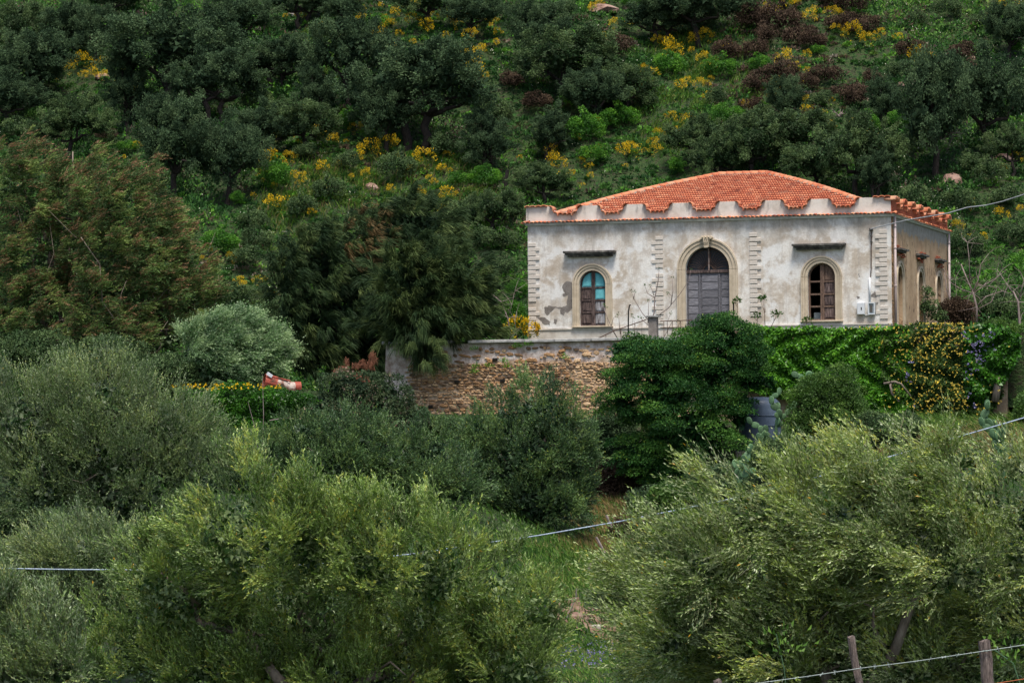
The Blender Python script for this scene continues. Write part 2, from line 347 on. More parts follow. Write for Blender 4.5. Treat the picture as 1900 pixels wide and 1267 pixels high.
def piece_tile(name):
    m, nt, b = nodes(name); oi = N(nt, 'ShaderNodeObjectInfo')
    c = ramp(nt, oi.outputs['Random'], [(0, (.42, .10, .05)), (.4, (.58, .17, .08)), (.75, (.62, .23, .12)), (1, (.55, .28, .18))])
    c = mix(nt, ramp(nt, noise(nt, 7, 7, .7), [(.5, 0.), (.66, .8)]), c, (.48, .30, .13))
    c = mix(nt, ramp(nt, noise(nt, 16, 6, .7), [(.56, 0.), (.68, .8)]), c, (.14, .08, .05))
    nt.links.new(c, b.inputs['Base Color']); b.inputs['Roughness'].default_value = .85; bump(nt, b, noise(nt, 25, 4, .6), .5, .01); return m
M['tile_piece'] = piece_tile('weathered terracotta')
M['mortar'] = simple('grey mortar', [(.35, (.2, .18, .15)), (.7, (.38, .34, .29))], 6, .97, .8, .02)
def brick_mat():
    m, nt, b = nodes('red brick'); c = ramp(nt, noise(nt, 5, 7, .7), [(.35, (.24, .06, .03)), (.55, (.42, .12, .06)), (.72, (.50, .22, .12))])
    nt.links.new(c, b.inputs['Base Color']); b.inputs['Roughness'].default_value = .9; bump(nt, b, noise(nt, 25, 5, .7), .6, .02); return m
M['brick'] = brick_mat()
def side_mat():
    m, nt, b = nodes('crumbling brown plaster')
    c = ramp(nt, noise(nt, 1.2, 8, .6, dist=.3), [(.35, (.36, .235, .135)), (.55, (.50, .345, .21)), (.7, (.56, .41, .27))])
    c = mix(nt, ramp(nt, noise(nt, 1.9, 9, .74, stretch=(1, 1, .6), dist=.8), [(.565, 0.), (.59, 1.)]), c, (.15, .085, .045))
    tc = N(nt, 'ShaderNodeTexCoord'); sx = N(nt, 'ShaderNodeSeparateXYZ'); nt.links.new(tc.outputs['Object'], sx.inputs[0])
    ad = N(nt, 'ShaderNodeMath', operation='MULTIPLY_ADD'); nt.links.new(noise(nt, 1.6, 8, .7), ad.inputs[0]); ad.inputs[1].default_value = 1.6; nt.links.new(sx.outputs['Z'], ad.inputs[2])
    f = ramp(nt, ad.outputs[0], [(0, 0.), (1, 0.)])
    mr = N(nt, 'ShaderNodeMapRange'); nt.links.new(ad.outputs[0], mr.inputs[0]); mr.inputs[1].default_value = 5.35; mr.inputs[2].default_value = 5.42
    c = mix(nt, mr.outputs[0], c, ramp(nt, noise(nt, 3, 7, .7), [(.35, (.28, .25, .215)), (.65, (.42, .39, .35))]))
    nt.links.new(c, b.inputs['Base Color']); b.inputs['Roughness'].default_value = .95; bump(nt, b, noise(nt, 6, 9, .72), .9, .05); return m
M['side'] = side_mat()
WS = (5, 5, .8)
M['wood_grey'] = simple('silvered wood', [(.3, (.09, .088, .10)), (.6, (.21, .205, .23)), (.8, (.36, .35, .38))], 5, .85, .5, .01, (1, 4, 6), rnd=[(0, .65), (1, 1.15)])
M['wood_brown'] = simple('weathered brown wood', [(.3, (.07, .045, .035)), (.6, (.18, .115, .085)), (.8, (.30, .21, .17))], 4, .85, .5, .01, (6, 4, 1))
M['wood_dark'] = simple('dark peeling wood', [(.35, (.035, .026, .028)), (.55, (.13, .09, .08)), (.75, (.28, .22, .21))], 3, .85, .5, .01, (5, 4, 1), rnd=[(0, .7), (1, 1.1)])
M['teal'] = simple('faded turquoise paint', [(.3, (.10, .38, .43)), (.6, (.16, .52, .57)), (.8, (.28, .56, .58))], 3, .7, .4, .01, (3, 3, 1))
M['teal_worn'] = simple('worn blue grey paint', [(.38, (.10, .085, .09)), (.52, (.30, .29, .30)), (.7, (.42, .45, .50))], 2.5, .8, .4, .01, (4, 3, 1))
M['dark_glass'] = simple('dirty dark glass', [(.3, (.008, .010, .016)), (.7, (.02, .025, .035))], 3, .35, .1)
M['iron'] = simple('rusty iron', [(.4, (.05, .03, .025)), (.7, (.16, .09, .06))], 8, .8)
M['iron_pale'] = simple('bleached iron bar', [(.4, (.16, .10, .08)), (.7, (.38, .32, .29))], 8, .8)
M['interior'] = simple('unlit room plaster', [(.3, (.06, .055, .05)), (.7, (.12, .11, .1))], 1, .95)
M['pipe'] = simple('pinkish painted downpipe', [(.3, (.42, .33, .32)), (.7, (.60, .51, .50))], 2, .6, .2, .005, (1, 1, 1))
M['box_white'] = simple('white meter box', [(.3, (.55, .57, .60)), (.7, (.70, .72, .74))], 2, .5, .1)
M['box_grey'] = simple('grey blue meter box', [(.3, (.22, .27, .30)), (.7, (.33, .38, .41))], 2, .55, .1)
M['cable_grey'] = simple('grey cable', [(.3, (.28, .29, .31)), (.7, (.45, .46, .48))], 6, .6)
M['cable_blue'] = simple('blue grey twisted cable', [(.35, (.16, .21, .30)), (.6, (.42, .50, .60))], 9, .5, .6, .01, (3, 1, 1))
M['coping'] = simple('lichened coping stone', [(.3, (.16, .155, .15)), (.55, (.34, .335, .32)), (.75, (.50, .49, .47))], 3, .95, .6, .02)
def rubble_mat():
    m, nt, b = nodes('lime mortar and peeling plaster')
    c = ramp(nt, noise(nt, 1.8, 9, .7), [(.36, (.17, .10, .06)), (.5, (.33, .23, .15)), (.62, (.46, .36, .26))])
    tc = N(nt, 'ShaderNodeTexCoord'); sx = N(nt, 'ShaderNodeSeparateXYZ'); nt.links.new(tc.outputs['Object'], sx.inputs[0])
    pl = ramp(nt, noise(nt, 2.2, 9, .72), [(.34, (.24, .17, .13)), (.45, (.42, .33, .28)), (.54, (.58, .50, .45)), (.68, (.74, .69, .65))])
    a = N(nt, 'ShaderNodeMath', operation='MULTIPLY_ADD'); nt.links.new(noise(nt, 1.4, 8, .7), a.inputs[0]); a.inputs[1].default_value = 1.4; nt.links.new(sx.outputs['Z'], a.inputs[2])
    mr = N(nt, 'ShaderNodeMapRange'); nt.links.new(a.outputs[0], mr.inputs[0]); mr.inputs[1].default_value = 3.95; mr.inputs[2].default_value = 4.1
    a2 = N(nt, 'ShaderNodeMath', operation='MULTIPLY_ADD'); nt.links.new(noise(nt, 1.7, 8, .7), a2.inputs[0]); a2.inputs[1].default_value = 1.8; nt.links.new(sx.outputs['X'], a2.inputs[2])
    m2 = N(nt, 'ShaderNodeMapRange'); nt.links.new(a2.outputs[0], m2.inputs[0]); m2.inputs[1].default_value = 2.25; m2.inputs[2].default_value = 2.1
    mx = N(nt, 'ShaderNodeMath', operation='MAXIMUM'); nt.links.new(mr.outputs[0], mx.inputs[0]); nt.links.new(m2.outputs[0], mx.inputs[1])
    c = mix(nt, mx.outputs[0], c, pl)
    nt.links.new(c, b.inputs['Base Color']); b.inputs['Roughness'].default_value = .96; bump(nt, b, noise(nt, 7, 9, .7), .9, .04); return m
M['rubble'] = rubble_mat()
M['stone'] = simple('brown field stone', [(.3, (.17, .10, .052)), (.5, (.36, .235, .135)), (.7, (.52, .385, .255))], 6, .95, .9, .03, rnd=[(0, (.35, .36, .40)), (.35, (.75, .68, .62)), (.7, (1.15, .95, .75)), (.9, (1.2, 1.12, 1.)), (1, (1.8, 1.9, 1.95))])
M['rock'] = simple('pinkish hillside rock', [(.3, (.13, .075, .055)), (.55, (.30, .19, .15)), (.75, (.42, .33, .28))], 2, .95, .9, .06)
M['rock_pale'] = simple('pale hillside rock', [(.3, (.22, .20, .18)), (.7, (.42, .39, .36))], 2, .95, .9, .06)
M['rust_red'] = simple('rusted red paint', [(.38, (.10, .04, .025)), (.52, (.34, .065, .04)), (.75, (.40, .17, .12))], 3, .7, .4, .02)
M['wreck_white'] = simple('dirty white panel with rust', [(.44, (.20, .085, .055)), (.54, (.42, .34, .29)), (.75, (.56, .51, .46))], 4, .7, .4, .02)
M['tank'] = simple('blue grey tank', [(.3, (.05, .07, .10)), (.6, (.09, .12, .17)), (.8, (.15, .19, .25))], 1.5, .45, .3, .01)
M['post'] = simple('split chestnut post', [(.3, (.07, .05, .045)), (.55, (.22, .17, .15)), (.75, (.40, .34, .31))], 6, .9, .9, .02, (9, 9, 1))
M['wire'] = simple('galvanised wire', [(.3, (.20, .24, .23)), (.7, (.36, .42, .40))], 9, .5)
M['wire_red'] = simple('rusty orange wire', [(.3, (.30, .08, .03)), (.7, (.5, .14, .05))], 9, .7)
M['cactus'] = simple('prickly pear pad', [(.3, (.05, .11, .05)), (.6, (.10, .19, .09)), (.8, (.20, .27, .13))], 5, .6, .4, .01, rnd=[(0, .6), (1, 1.2)])
M['concrete'] = simple('old concrete step', [(.3, (.28, .24, .20)), (.7, (.45, .41, .36))], 3, .95, .6, .02)
M['burnt'] = simple('charred wood', [(.3, (.008, .007, .007)), (.7, (.03, .025, .022))], 6, .9, .8, .02)
# foliage: the ramp runs over leaf-to-leaf differences, its dark end also over painted crown shade
M['olive_lit'] = leafmat('olive leaf yellow green', [(0, (.10, .085, .04)), (.06, (.028, .072, .012)), (.4, (.10, .195, .028)), (.9, (.35, .49, .09)), (.97, (.60, .33, .02))], ((.42, .52, .24), .45), .22, .38, .4)
M['olive_wind'] = leafmat('windblown olive leaf', [(0, (.12, .10, .05)), (.06, (.024, .066, .012)), (.4, (.105, .19, .030)), (.9, (.37, .49, .095)), (.97, (.55, .30, .02))], ((.50, .57, .30), .6), .2, .36, .45)
M['olive_grey'] = leafmat('olive leaf grey green', [(0, (.10, .085, .05)), (.06, (.024, .062, .016)), (.4, (.085, .16, .038)), (.9, (.28, .39, .12)), (.97, (.42, .33, .06))], ((.32, .38, .24), .5), .2, .4, .4)
M['olive_dull'] = leafmat('olive leaf deep green', [(0, (.09, .07, .045)), (.06, (.018, .052, .018)), (.4, (.056, .125, .036)), (.9, (.17, .28, .075)), (.97, (.34, .36, .05))], ((.17, .25, .14), .4), .2, .45, .35)
M['carob'] = leafmat('dark glossy leaf', [(.05, (.010, .045, .010)), (.45, (.028, .100, .018)), (.9, (.095, .22, .03)), (.97, (.20, .28, .03))], None, .15, .55, .2)
M['bushy'] = leafmat('mid green leaf', [(.05, (.03, .075, .012)), (.5, (.06, .14, .022)), (.9, (.12, .22, .035))], ((.12, .19, .07), .3), .3, .5)
M['pale'] = leafmat('silver green leaf', [(.05, (.05, .12, .04)), (.5, (.15, .28, .10)), (.9, (.38, .52, .24))], ((.42, .52, .33), .45), .25, .45)
M['needle'] = leafmat('casuarina needle', [(.05, (.018, .040, .016)), (.5, (.048, .085, .030)), (.9, (.13, .175, .055)), (.97, (.17, .115, .05))], None, .2, .6, .15)
M['feather'] = leafmat('windblown feathery leaf', [(.02, (.035, .075, .022)), (.4, (.11, .20, .05)), (.68, (.29, .39, .10)), (.76, (.24, .14, .065)), (.95, (.38, .20, .115))], ((.12, .16, .07), .3), .25, .55)
M['oak'] = leafmat('evergreen oak leaf', [(.05, (.028, .054, .028)), (.5, (.062, .108, .052)), (.9, (.11, .17, .078))], ((.07, .11, .05), .3), .2, .75, .06)
M['oak_green'] = leafmat('cork oak leaf', [(.05, (.024, .056, .018)), (.5, (.062, .115, .040)), (.9, (.13, .20, .068))], ((.09, .11, .06), .3), .15, .6, .15)
M['bright'] = leafmat('fresh spring leaf', [(.05, (.03, .11, .012)), (.5, (.065, .20, .018)), (.9, (.14, .33, .03))], None, .35, .55)
M['broom'] = leafmat('broom in flower', [(.05, (.05, .09, .02)), (.45, (.10, .17, .03)), (.58, (.16, .18, .03)), (.62, (.70, .42, .008)), (.8, (.85, .54, .008)), (1, (.90, .64, .02))], None, .25, .6)
M['brown_shrub'] = leafmat('dry brown shrub', [(.05, (.03, .02, .014)), (.5, (.075, .05, .034)), (.9, (.13, .09, .06))], None, .1, .8, .1)
M['under'] = leafmat('mixed scrub', [(0, (.020, .046, .018)), (.2, (.028, .085, .022)), (.4, (.050, .135, .028)), (.55, (.10, .21, .045)), (.66, (.09, .28, .02)), (.76, (.17, .27, .06)), (.85, (.10, .07, .045)), (.93, (.12, .08, .06)), (1, (.62, .62, .48))], None, .2, .7, .1)
M['ivy'] = leafmat('ivy leaf', [(.05, (.018, .065, .008)), (.45, (.06, .20, .014)), (.9, (.18, .42, .03)), (1, (.16, .36, .03))], None, .25, .4, .35)
M['rose'] = leafmat('climbing rose leaf and bloom', [(.05, (.02, .05, .01)), (.4, (.045, .095, .018)), (.55, (.09, .15, .03)), (.62, (.80, .58, .06)), (.85, (.88, .70, .16)), (.9, (.17, .155, .33)), (1, (.30, .27, .46))], None, .25, .55)
M['grass'] = leafmat('long grass', [(.05, (.03, .08, .012)), (.4, (.065, .15, .02)), (.7, (.14, .26, .035)), (.85, (.30, .26, .10)), (.94, (.22, .11, .06)), (1, (.75, .5, .03))], None, .3, .6)
M['dead'] = leafmat('rust brown dead fronds', [(0, (.16, .065, .035)), (1, (.34, .16, .10))], None, .2, .8)
M['flower_shrub'] = leafmat('shrub with pink buds', [(.05, (.02, .042, .018)), (.5, (.045, .08, .03)), (.85, (.09, .12, .05)), (.95, (.48, .29, .25))], None, .2, .6)

# ================================================================ ground
def ground():
    xs = np.unique(np.concatenate([np.linspace(-600, -60, 28), np.linspace(-60, 60, 151), np.linspace(60, 600, 28)]))
    ys = np.unique(np.concatenate([np.linspace(-120, 0, 13), np.linspace(0, 165, 110), np.linspace(165, 260, 120), np.linspace(260, 900, 41)]))
    X, Y = np.meshgrid(xs, ys); Z = G(X, Y)
    V = np.stack([X, Y, Z], -1).reshape(-1, 3); nx = len(xs); m = MB()
    m.v = [tuple(p) for p in V.tolist()]
    m.f = [(j * nx + i, j * nx + i + 1, (j + 1) * nx + i + 1, (j + 1) * nx + i) for j in range(len(ys) - 1) for i in range(nx - 1)]
    tag(m.build('ground', M['ground'], smooth=True), kind='structure')
ground()
WALLD = -5.5
WXL = F(716, 640, WALLD)[0]                                 # left end of the retaining wall, villa coordinates
TOPZ = 4.25
house = empty('villa', loc2w(0, 0, TOPZ), -AL, label='abandoned single-storey villa with peeling cream plaster, arched openings and red hipped tile roof', cat='villa')
terr = MB(); terr.box(WXL + .5, 40, WALLD + .25, 60, -3, 0)
terr.v = [(x, y, z + (0 if z < 0 else 0)) for x, y, z in terr.v]
tag(terr.build('terrace_ground', M['ground'], loc=loc2w(0, 0, TOPZ), rot=(0, 0, -AL)), kind='structure')

# ================================================================ villa (coordinates: x along the facade, y into the house, z above the terrace)
Z0 = TOPZ
def zz(z): return z - Z0
ZT, ZB = zz(9.44), -.3
W, DP = 16., 13.8
def wall_holes(span0, span1, holes, front, thick, along='x'):
    """wall sheet with arched openings; holes: (centre, half width, sill, spring, rise)"""
    m = MB(); hs = sorted(holes); cur = span0
    P = (lambda u, y, z: (u, y, z)) if along == 'x' else (lambda u, y, z: (y, u, z))
    def q(u0, u1, a0, b0, a1, b1):
        m.quad(P(u0, front, a0), P(u1, front, a1), P(u1, front, b1), P(u0, front, b0))
    for c, r, s, sp, rise in hs:
        q(cur, c - r, ZB, ZT, ZB, ZT); n = 24
        for i in range(n):
            t0, t1 = math.pi * (1 - i / n), math.pi * (1 - (i + 1) / n)
            u0, u1 = c + r * math.cos(t0), c + r * math.cos(t1); z0, z1 = sp + rise * math.sin(t0), sp + rise * math.sin(t1)
            q(u0, u1, z0, ZT, z1, ZT); q(u0, u1, ZB, s, ZB, s)
            m.quad(P(u0, front, z0), P(u1, front, z1), P(u1, front + thick, z1), P(u0, front + thick, z0))
        m.quad(P(c - r, front, s), P(c - r, front, sp), P(c - r, front + thick, sp), P(c - r, front + thick, s))
        m.quad(P(c + r, front, s), P(c + r, front, sp), P(c + r, front + thick, sp), P(c + r, front + thick, s))
        m.quad(P(c - r, front, s), P(c + r, front, s), P(c + r, front + thick, s), P(c - r, front + thick, s))
        cur = c + r
    q(cur, span1, ZB, ZT, ZB, ZT); return m
LW = (-13.09, .585, zz(5.0), zz(6.81), .60); DR = (-7.975, .965, zz(4.75), zz(7.33), .97); RW = (-3.01, .59, zz(5.06), zz(6.91), .57)
wall_holes(-W, 0, [LW, DR, RW], 0, .42).build('facade_wall', M['stucco'], house)
SW = [(1.82, .62), (6.72, .62), (11.3, .62)]
wall_holes(0, DP, [(c, r, zz(4.9), zz(6.75), .72) for c, r in SW], 0, -.38, 'y').build('side_wall', M['side'], house)
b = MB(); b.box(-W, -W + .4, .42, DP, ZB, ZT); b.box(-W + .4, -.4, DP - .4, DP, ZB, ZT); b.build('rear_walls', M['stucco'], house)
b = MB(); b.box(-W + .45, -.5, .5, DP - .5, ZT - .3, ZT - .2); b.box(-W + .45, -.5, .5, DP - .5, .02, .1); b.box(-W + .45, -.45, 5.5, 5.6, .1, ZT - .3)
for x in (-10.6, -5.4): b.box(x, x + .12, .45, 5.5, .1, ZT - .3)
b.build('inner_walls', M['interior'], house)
# plinth ledge
b = MB(); zl = zz(4.9)
for x0, x1 in ((-W - .02, -8.98), (-6.97, .02)): b.box(x0, x1, -.07, -.002, zl - .05, zl); b.box(x0, x1, -.03, -.002, ZB, zl - .05)
b.build('plinth', M['quoin'], house)
# surrounds
def surround(c, r0, r1, sill, sp, y=-.002):
    s = MB(); e = .02
    arches = [(r0, r0 + (r1 - r0) * .42, .05), (r0 + (r1 - r0) * .42 + .006, r1 - .07, .085), (r1 - .064, r1, .12)]
    for a, bb, dp in arches: s.ring(arc(c, sp, a), arc(c, sp, bb), y - dp, y)
    s.build('arch_moulding', M['sandstone'], house)
    for sg in (-1, 1):
        j = MB()
        for a, bb, dp in arches:
            x0, x1 = sorted((c + sg * a, c + sg * bb)); j.box(x0, x1, y - dp, y, sill, sp - .012)
        j.build('jamb', M['sandstone'], house)
surround(LW[0], LW[1], .885, LW[2], LW[3]); surround(RW[0], RW[1], .885, RW[2], RW[3]); surround(DR[0], DR[1], 1.33, DR[2], DR[3])
for c, r, *_ in ((*LW,), (*RW,)):
    z = (LW if c == LW[0] else RW)[2]; MB().box(c - .92, c + .92, -.15, .3, z - .07, z - .004, .012).build('window_sill', M['sandstone'], house)
# keystone: scrolled bracket with leaf ribs
k = MB(); kz = zz(8.28); kx = DR[0]
k.extr([(kx - .11, kz), (kx + .11, kz), (kx + .15, kz + .34), (kx - .15, kz + .34)], -.24, -.122)
k.extr([(kx - .24, kz + .34), (kx + .24, kz + .34), (kx + .27, kz + .42), (kx + .2, kz + .48), (kx - .2, kz + .48), (kx - .27, kz + .42)], -.28, -.002)
for sx in (-1, 0, 1): k.tube([(kx + sx * .045, -.25, kz + .06), (kx + sx * .07, -.28, kz + .2), (kx + sx * .1, -.27, kz + .36), (kx + sx * .14, -.31, kz + .44)], [.02, .03, .035, .04], 6)
k.box(kx - .08, kx + .08, -.28, -.24, kz - .04, kz + .05, .01)
k.build('keystone', M['sandstone'], house)
# hood mouldings
for x0, x1, z in ((-14.32, -12.0, zz(8.02)), (-4.22, -1.93, zz(8.09))):
    h = MB(); h.box(x0, x1, -.34, -.002, z + .13, z + .22, .01); h.box(x0 + .07, x1 - .07, -.27, -.002, z + .06, z + .128); h.box(x0 + .16, x1 - .16, -.16, -.002, z - .03, z + .058)
    h.build('hood_moulding', M['darkstone'], house)
# quoins
def qmesh(w): return MB().box(0, w, -.04, -.002, 0, .172, .016).mesh('quoin')
qw, qn = qmesh(.5), qmesh(.33)
for x0, x1, zt, zb, left in ((-15.97, -15.47, 8.67, 4.55, 1), (-10.43, -9.93, 8.82, 5.02, 0), (-6.12, -5.62, 8.86, 5.12, 1), (-.68, -.18, 8.86, 5.05, 0)):
    n = int((zt - zb) / .2)
    for i in range(n):
        if R.random() < .035: continue
        wide = i % 2 == 1; me = qw if wide else qn; x = x0 if left else (x1 - (.5 if wide else .33))
        link('quoin', me, M['quoin'], house, (x + R.uniform(-.006, .006), R.uniform(-.008, 0), zz(zt - .2 * (i + 1)) + .015), (0, R.uniform(-.012, .012), 0), (1, R.uniform(.6, 1.25), R.uniform(.88, 1.02)))
# bare render where plaster fell (outlines from the wall)
def patch(pts):
    poly = [(F(x, y)[0], zz(F(x, y)[1])) for x, y in pts]; cx = sum(p[0] for p in poly) / len(poly); cz = sum(p[1] for p in poly) / len(poly)
    out = []
    for i in range(len(poly)):
        a, bq = poly[i], poly[(i + 1) % len(poly)]
        for t in (0, .33, .66): out.append((a[0] + (bq[0] - a[0]) * t + R.uniform(-.025, .025), a[1] + (bq[1] - a[1]) * t + R.uniform(-.025, .025)))
    MB().extr(out, -.006, -.0005).build('bare_patch', M['bare'], house)
def cp1(l): return [(960 + x / 3.726, 300 + y / 3.726) for x, y in l]
patch(cp1([(330, 830), (372, 828), (380, 850), (380, 1010), (350, 1042), (328, 1040), (322, 1066), (300, 1050), (296, 1020), (262, 1010), (215, 1062), (190, 1050), (188, 1010), (215, 996), (262, 1000), (310, 1010), (340, 990), (352, 920), (316, 935), (312, 920), (330, 905), (306, 870)]))
patch(cp1([(130, 1076), (190, 1078), (228, 1108), (225, 1130), (190, 1128), (165, 1105)])); patch(cp1([(258, 1085), (275, 1090), (268, 1120), (252, 1118)]))
patch(cp1([(200, 1156), (390, 1152), (388, 1215), (250, 1216), (240, 1190)])); patch(cp1([(430, 1216), (460, 1190), (520, 1192), (545, 1214)]))
patch(cp1([(300, 372), (362, 378), (366, 398), (310, 400)][::1])) if 0 else None
def cp2(l): return [(1380 + x / 3.654, 300 + y / 3.654) for x, y in l]
patch(cp2([(888, 880), (902, 900), (895, 922), (862, 918), (870, 895)])); patch(cp2([(768, 912), (785, 912), (782, 932), (768, 930)])); patch(cp2([(780, 757), (786, 757), (786, 780), (780, 780)]))
patch(cp2([(897, 955), (912, 955), (908, 968), (896, 965)]))
# arched joinery
def clip(x0, x1, z0, z1, c, sp, r, inset=0):
    n = 8; top = []
    for i in range(n + 1):
        x = x0 + (x1 - x0) * i / n; a = (r - inset) ** 2 - (x - c) ** 2; top.append((x, max(z0 + .01, min(z1, sp + (math.sqrt(a) if a > 0 else 0)))))
    return [(x0, z0), (x1, z0)] + top[::-1]
def joinery(name, H, mats, open_left=False, y=.16):
    c, r, s, sp, rise = H; w = MB(); rr = min(r, rise + .01)
    w.ring(arc(c, sp, r - .07), arc(c, sp, r - .004), y - .03, y + .08)
    w.box(c - r, c - r + .07, y - .03, y + .08, s, sp); w.box(c + r - .07, c + r, y - .03, y + .08, s, sp)
    top = sp + rise - .05
    w.box(c - .08, c - .012, y - .05, y + .04, s, top); w.box(c + .012, c + .08, y - .05, y + .04, s, top)
    w.box(c - .01, c + .01, y - .04, y + .03, s, top)
    zs = [s + .06, s + .60, s + 1.12, s + 1.66, sp + rise]
    for z in zs[1:4]: w.box(c - r + .07, c - .08, y - .035, y + .04, z - .04, z + .03); w.box(c + .08, c + r - .07, y - .035, y + .04, z - .04, z + .03)
    w.box(c - r + .07, c + r - .07, y - .04, y + .05, s, s + .06)
    wo = w.build(name, M['wood_brown'] if open_left else M['wood_dark'], house)
    for side in (0, 1):
        for i in range(4):
            mt = mats[side][3 - i]
            if mt is None: continue
            x0, x1 = ((c - r + .075, c - .084), (c + .084, c + r - .075))[side]
            z0, z1 = zs[i] + .034, zs[i + 1] - .045
            p = MB().extr(clip(x0, x1, z0, z1, c, sp, r, .075), y + .01, y + .03)
            ins = .045
            if x1 - x0 > .15: p.extr(clip(x0 + ins, x1 - ins, z0 + ins, z1 - ins, c, sp, r, .075 + ins * 1.2), y - .012, y + .009)
            p.build('panel', M[mt], wo)
joinery('shuttered_window', LW, [['teal', 'wood_dark', 'wood_dark', 'wood_dark'], ['teal', 'teal', 'teal_worn', 'teal_worn']])
joinery('shuttered_window', RW, [[None, None, None, None], ['wood_brown', 'wood_dark', 'wood_dark', 'wood_dark']], True)
MB().box(-3.5, -3.1, .7, .74, zz(5.1), zz(5.42)).build('hanging_cloth', M['box_grey'], house)
# door
c, r, s, sp, rise = DR; zt = zz(7.18); y = .2
d = MB(); cols = [(-8.93, -8.36), (-8.33, -7.5), (-7.47, -7.02)]
d.box(c - r, c + r, y, y + .05, s, zt)
for x in (-8.93, -8.36, -7.5, -7.05): d.box(x - .035, x + .035, y - .05, y - .002, s, zt)
door = d.build('door', M['wood_grey'], house)
for a, bq in cols:
    n = 7; h = (zt - .06 - s) / n
    for i in range(n):
        p = MB(); z0 = s + i * h + .03; z1 = z0 + h - .07
        p.box(a + .07, bq - .07, y - .03, y - .002, z0, z1, .012); p.box(a + .04, bq - .04, y - .02, y - .003, z1 + .012, z1 + .05); p.build('panel', M['wood_grey'], door)
MB().box(c - r, c + r, y - .08, y + .06, zt, zt + .13, .012).build('transom', M['wood_dark'], house)
fl = MB().extr([(x, z) for x, z in arc(c, sp, r - .01)] + [(c + r - .01, zt + .13), (c - r + .01, zt + .13)], y + .01, y + .03).build('fanlight', M['dark_glass'], house)
g = MB(); zc = sp - .03
for i in range(19):
    a0 = math.pi * (i + .5) / 19; pts = []
    for j in range(7):
        t = j / 6; rad = .22 + (.70) * t; a = a0 + .16 * math.sin(t * math.pi) * (1 if a0 < math.pi / 2 else -1); pts.append((c + rad * math.cos(a), y - .03, zc + rad * math.sin(a)))
    g.tube(pts, .009, 4)
g.tube([(x, y - .03, z) for x, z in arc(c, zc, .22, n=12)], .012, 4); g.tube([(x, y - .03, z) for x, z in arc(c, zc, .90, n=20)], .012, 4)
for z in (zc - .01, zc - .1): g.tube([(c - .93, y - .03, z), (c + .93, y - .03, z)], .012, 4)
for x in (-.62, .62):
    for s2 in (-1, 1): g.tube([(c + x + s2 * .06 + .05 * math.cos(a), y - .035, zc - .05 + .05 * math.sin(a)) for a in np.linspace(0, 5.5, 9)], .008, 4)
g.build('iron_grille', M['iron'], fl)
MB().box(c + .0, c + .06, y - .07, y - .04, zt + .13, sp + rise - .04).build('centre_bar', M['iron_pale'], fl)
# cornice and its row of tiles
b = MB(); b.box(-W - .08, .08, -.08, -.001, ZT - .04, ZT + .02); b.box(-W - .14, .14, -.14, -.001, ZT + .022, ZT + .055)
b.box(.001, .08, .0, DP + .1, ZT - .04, ZT + .02); b.box(.001, .14, .0, DP + .16, ZT + .022, ZT + .055)
b.box(-W - .14, -W - .001, .0, DP, ZT + .0, ZT + .055)
b.build('cornice', M['white_trim'], house)
def tile_row(p0, p1, outn, n, name='cornice_tiles', z=ZT + .056):
    """small half-round tiles laid down the outward slope"""
    L = []; T = []
    p0 = np.array(p0, float); p1 = np.array(p1, float); o = np.array(outn, float); t = (p1 - p0) / n
    for i in range(n):
        base = p0 + t * (i + .5); jz = R.uniform(-.012, .012); tn = R.random(); jo = R.uniform(-.02, .03)
        for k_ in range(5):
            a0, a1 = math.pi * k_ / 5, math.pi * (k_ + 1) / 5
            def pt(a, q, up): return np.array([*(base + t * .5 * math.cos(a) * .98 + o * q), z + up * .8 + math.sin(a) * .055 + jz])
            L.append([pt(a0, -.12, .10), pt(a1, -.12, .10), pt(a1, .24 + jo, .0), pt(a0, .24 + jo, .0)]); T.append(tn)
            L.append([pt(a0, .24 + jo, .0), pt(a1, .24 + jo, .0), pt(a1, .23 + jo, -.02), pt(a0, .23 + jo, -.02)]); T.append(tn)
    return L, T
def quads_mesh(name, L, T, mat, parent):
    q = Leaves(); q.q = [np.array(L)]; q.t = [np.array(T, np.float32)]; return link(name, q.mesh(name), mat, parent)
L1, T1 = tile_row((-W - .2, 0), (.25, 0), (0, -1), 92); L2, T2 = tile_row((0, -.2), (0, DP + .2), (1, 0), 78); L3, T3 = tile_row((-W, DP), (-W, -.2), (-1, 0), 78)
tag(quads_mesh('cornice_tiles', L1 + L2 + L3, T1 + T2 + T3, M['tile'], house), kind='stuff')
b = MB(); zp = ZT + .056; b.box(-W - .12, -.0, -.12, .3, ZT + .0551, zp + .015); b.build('tile_bed', M['mortar'], house)
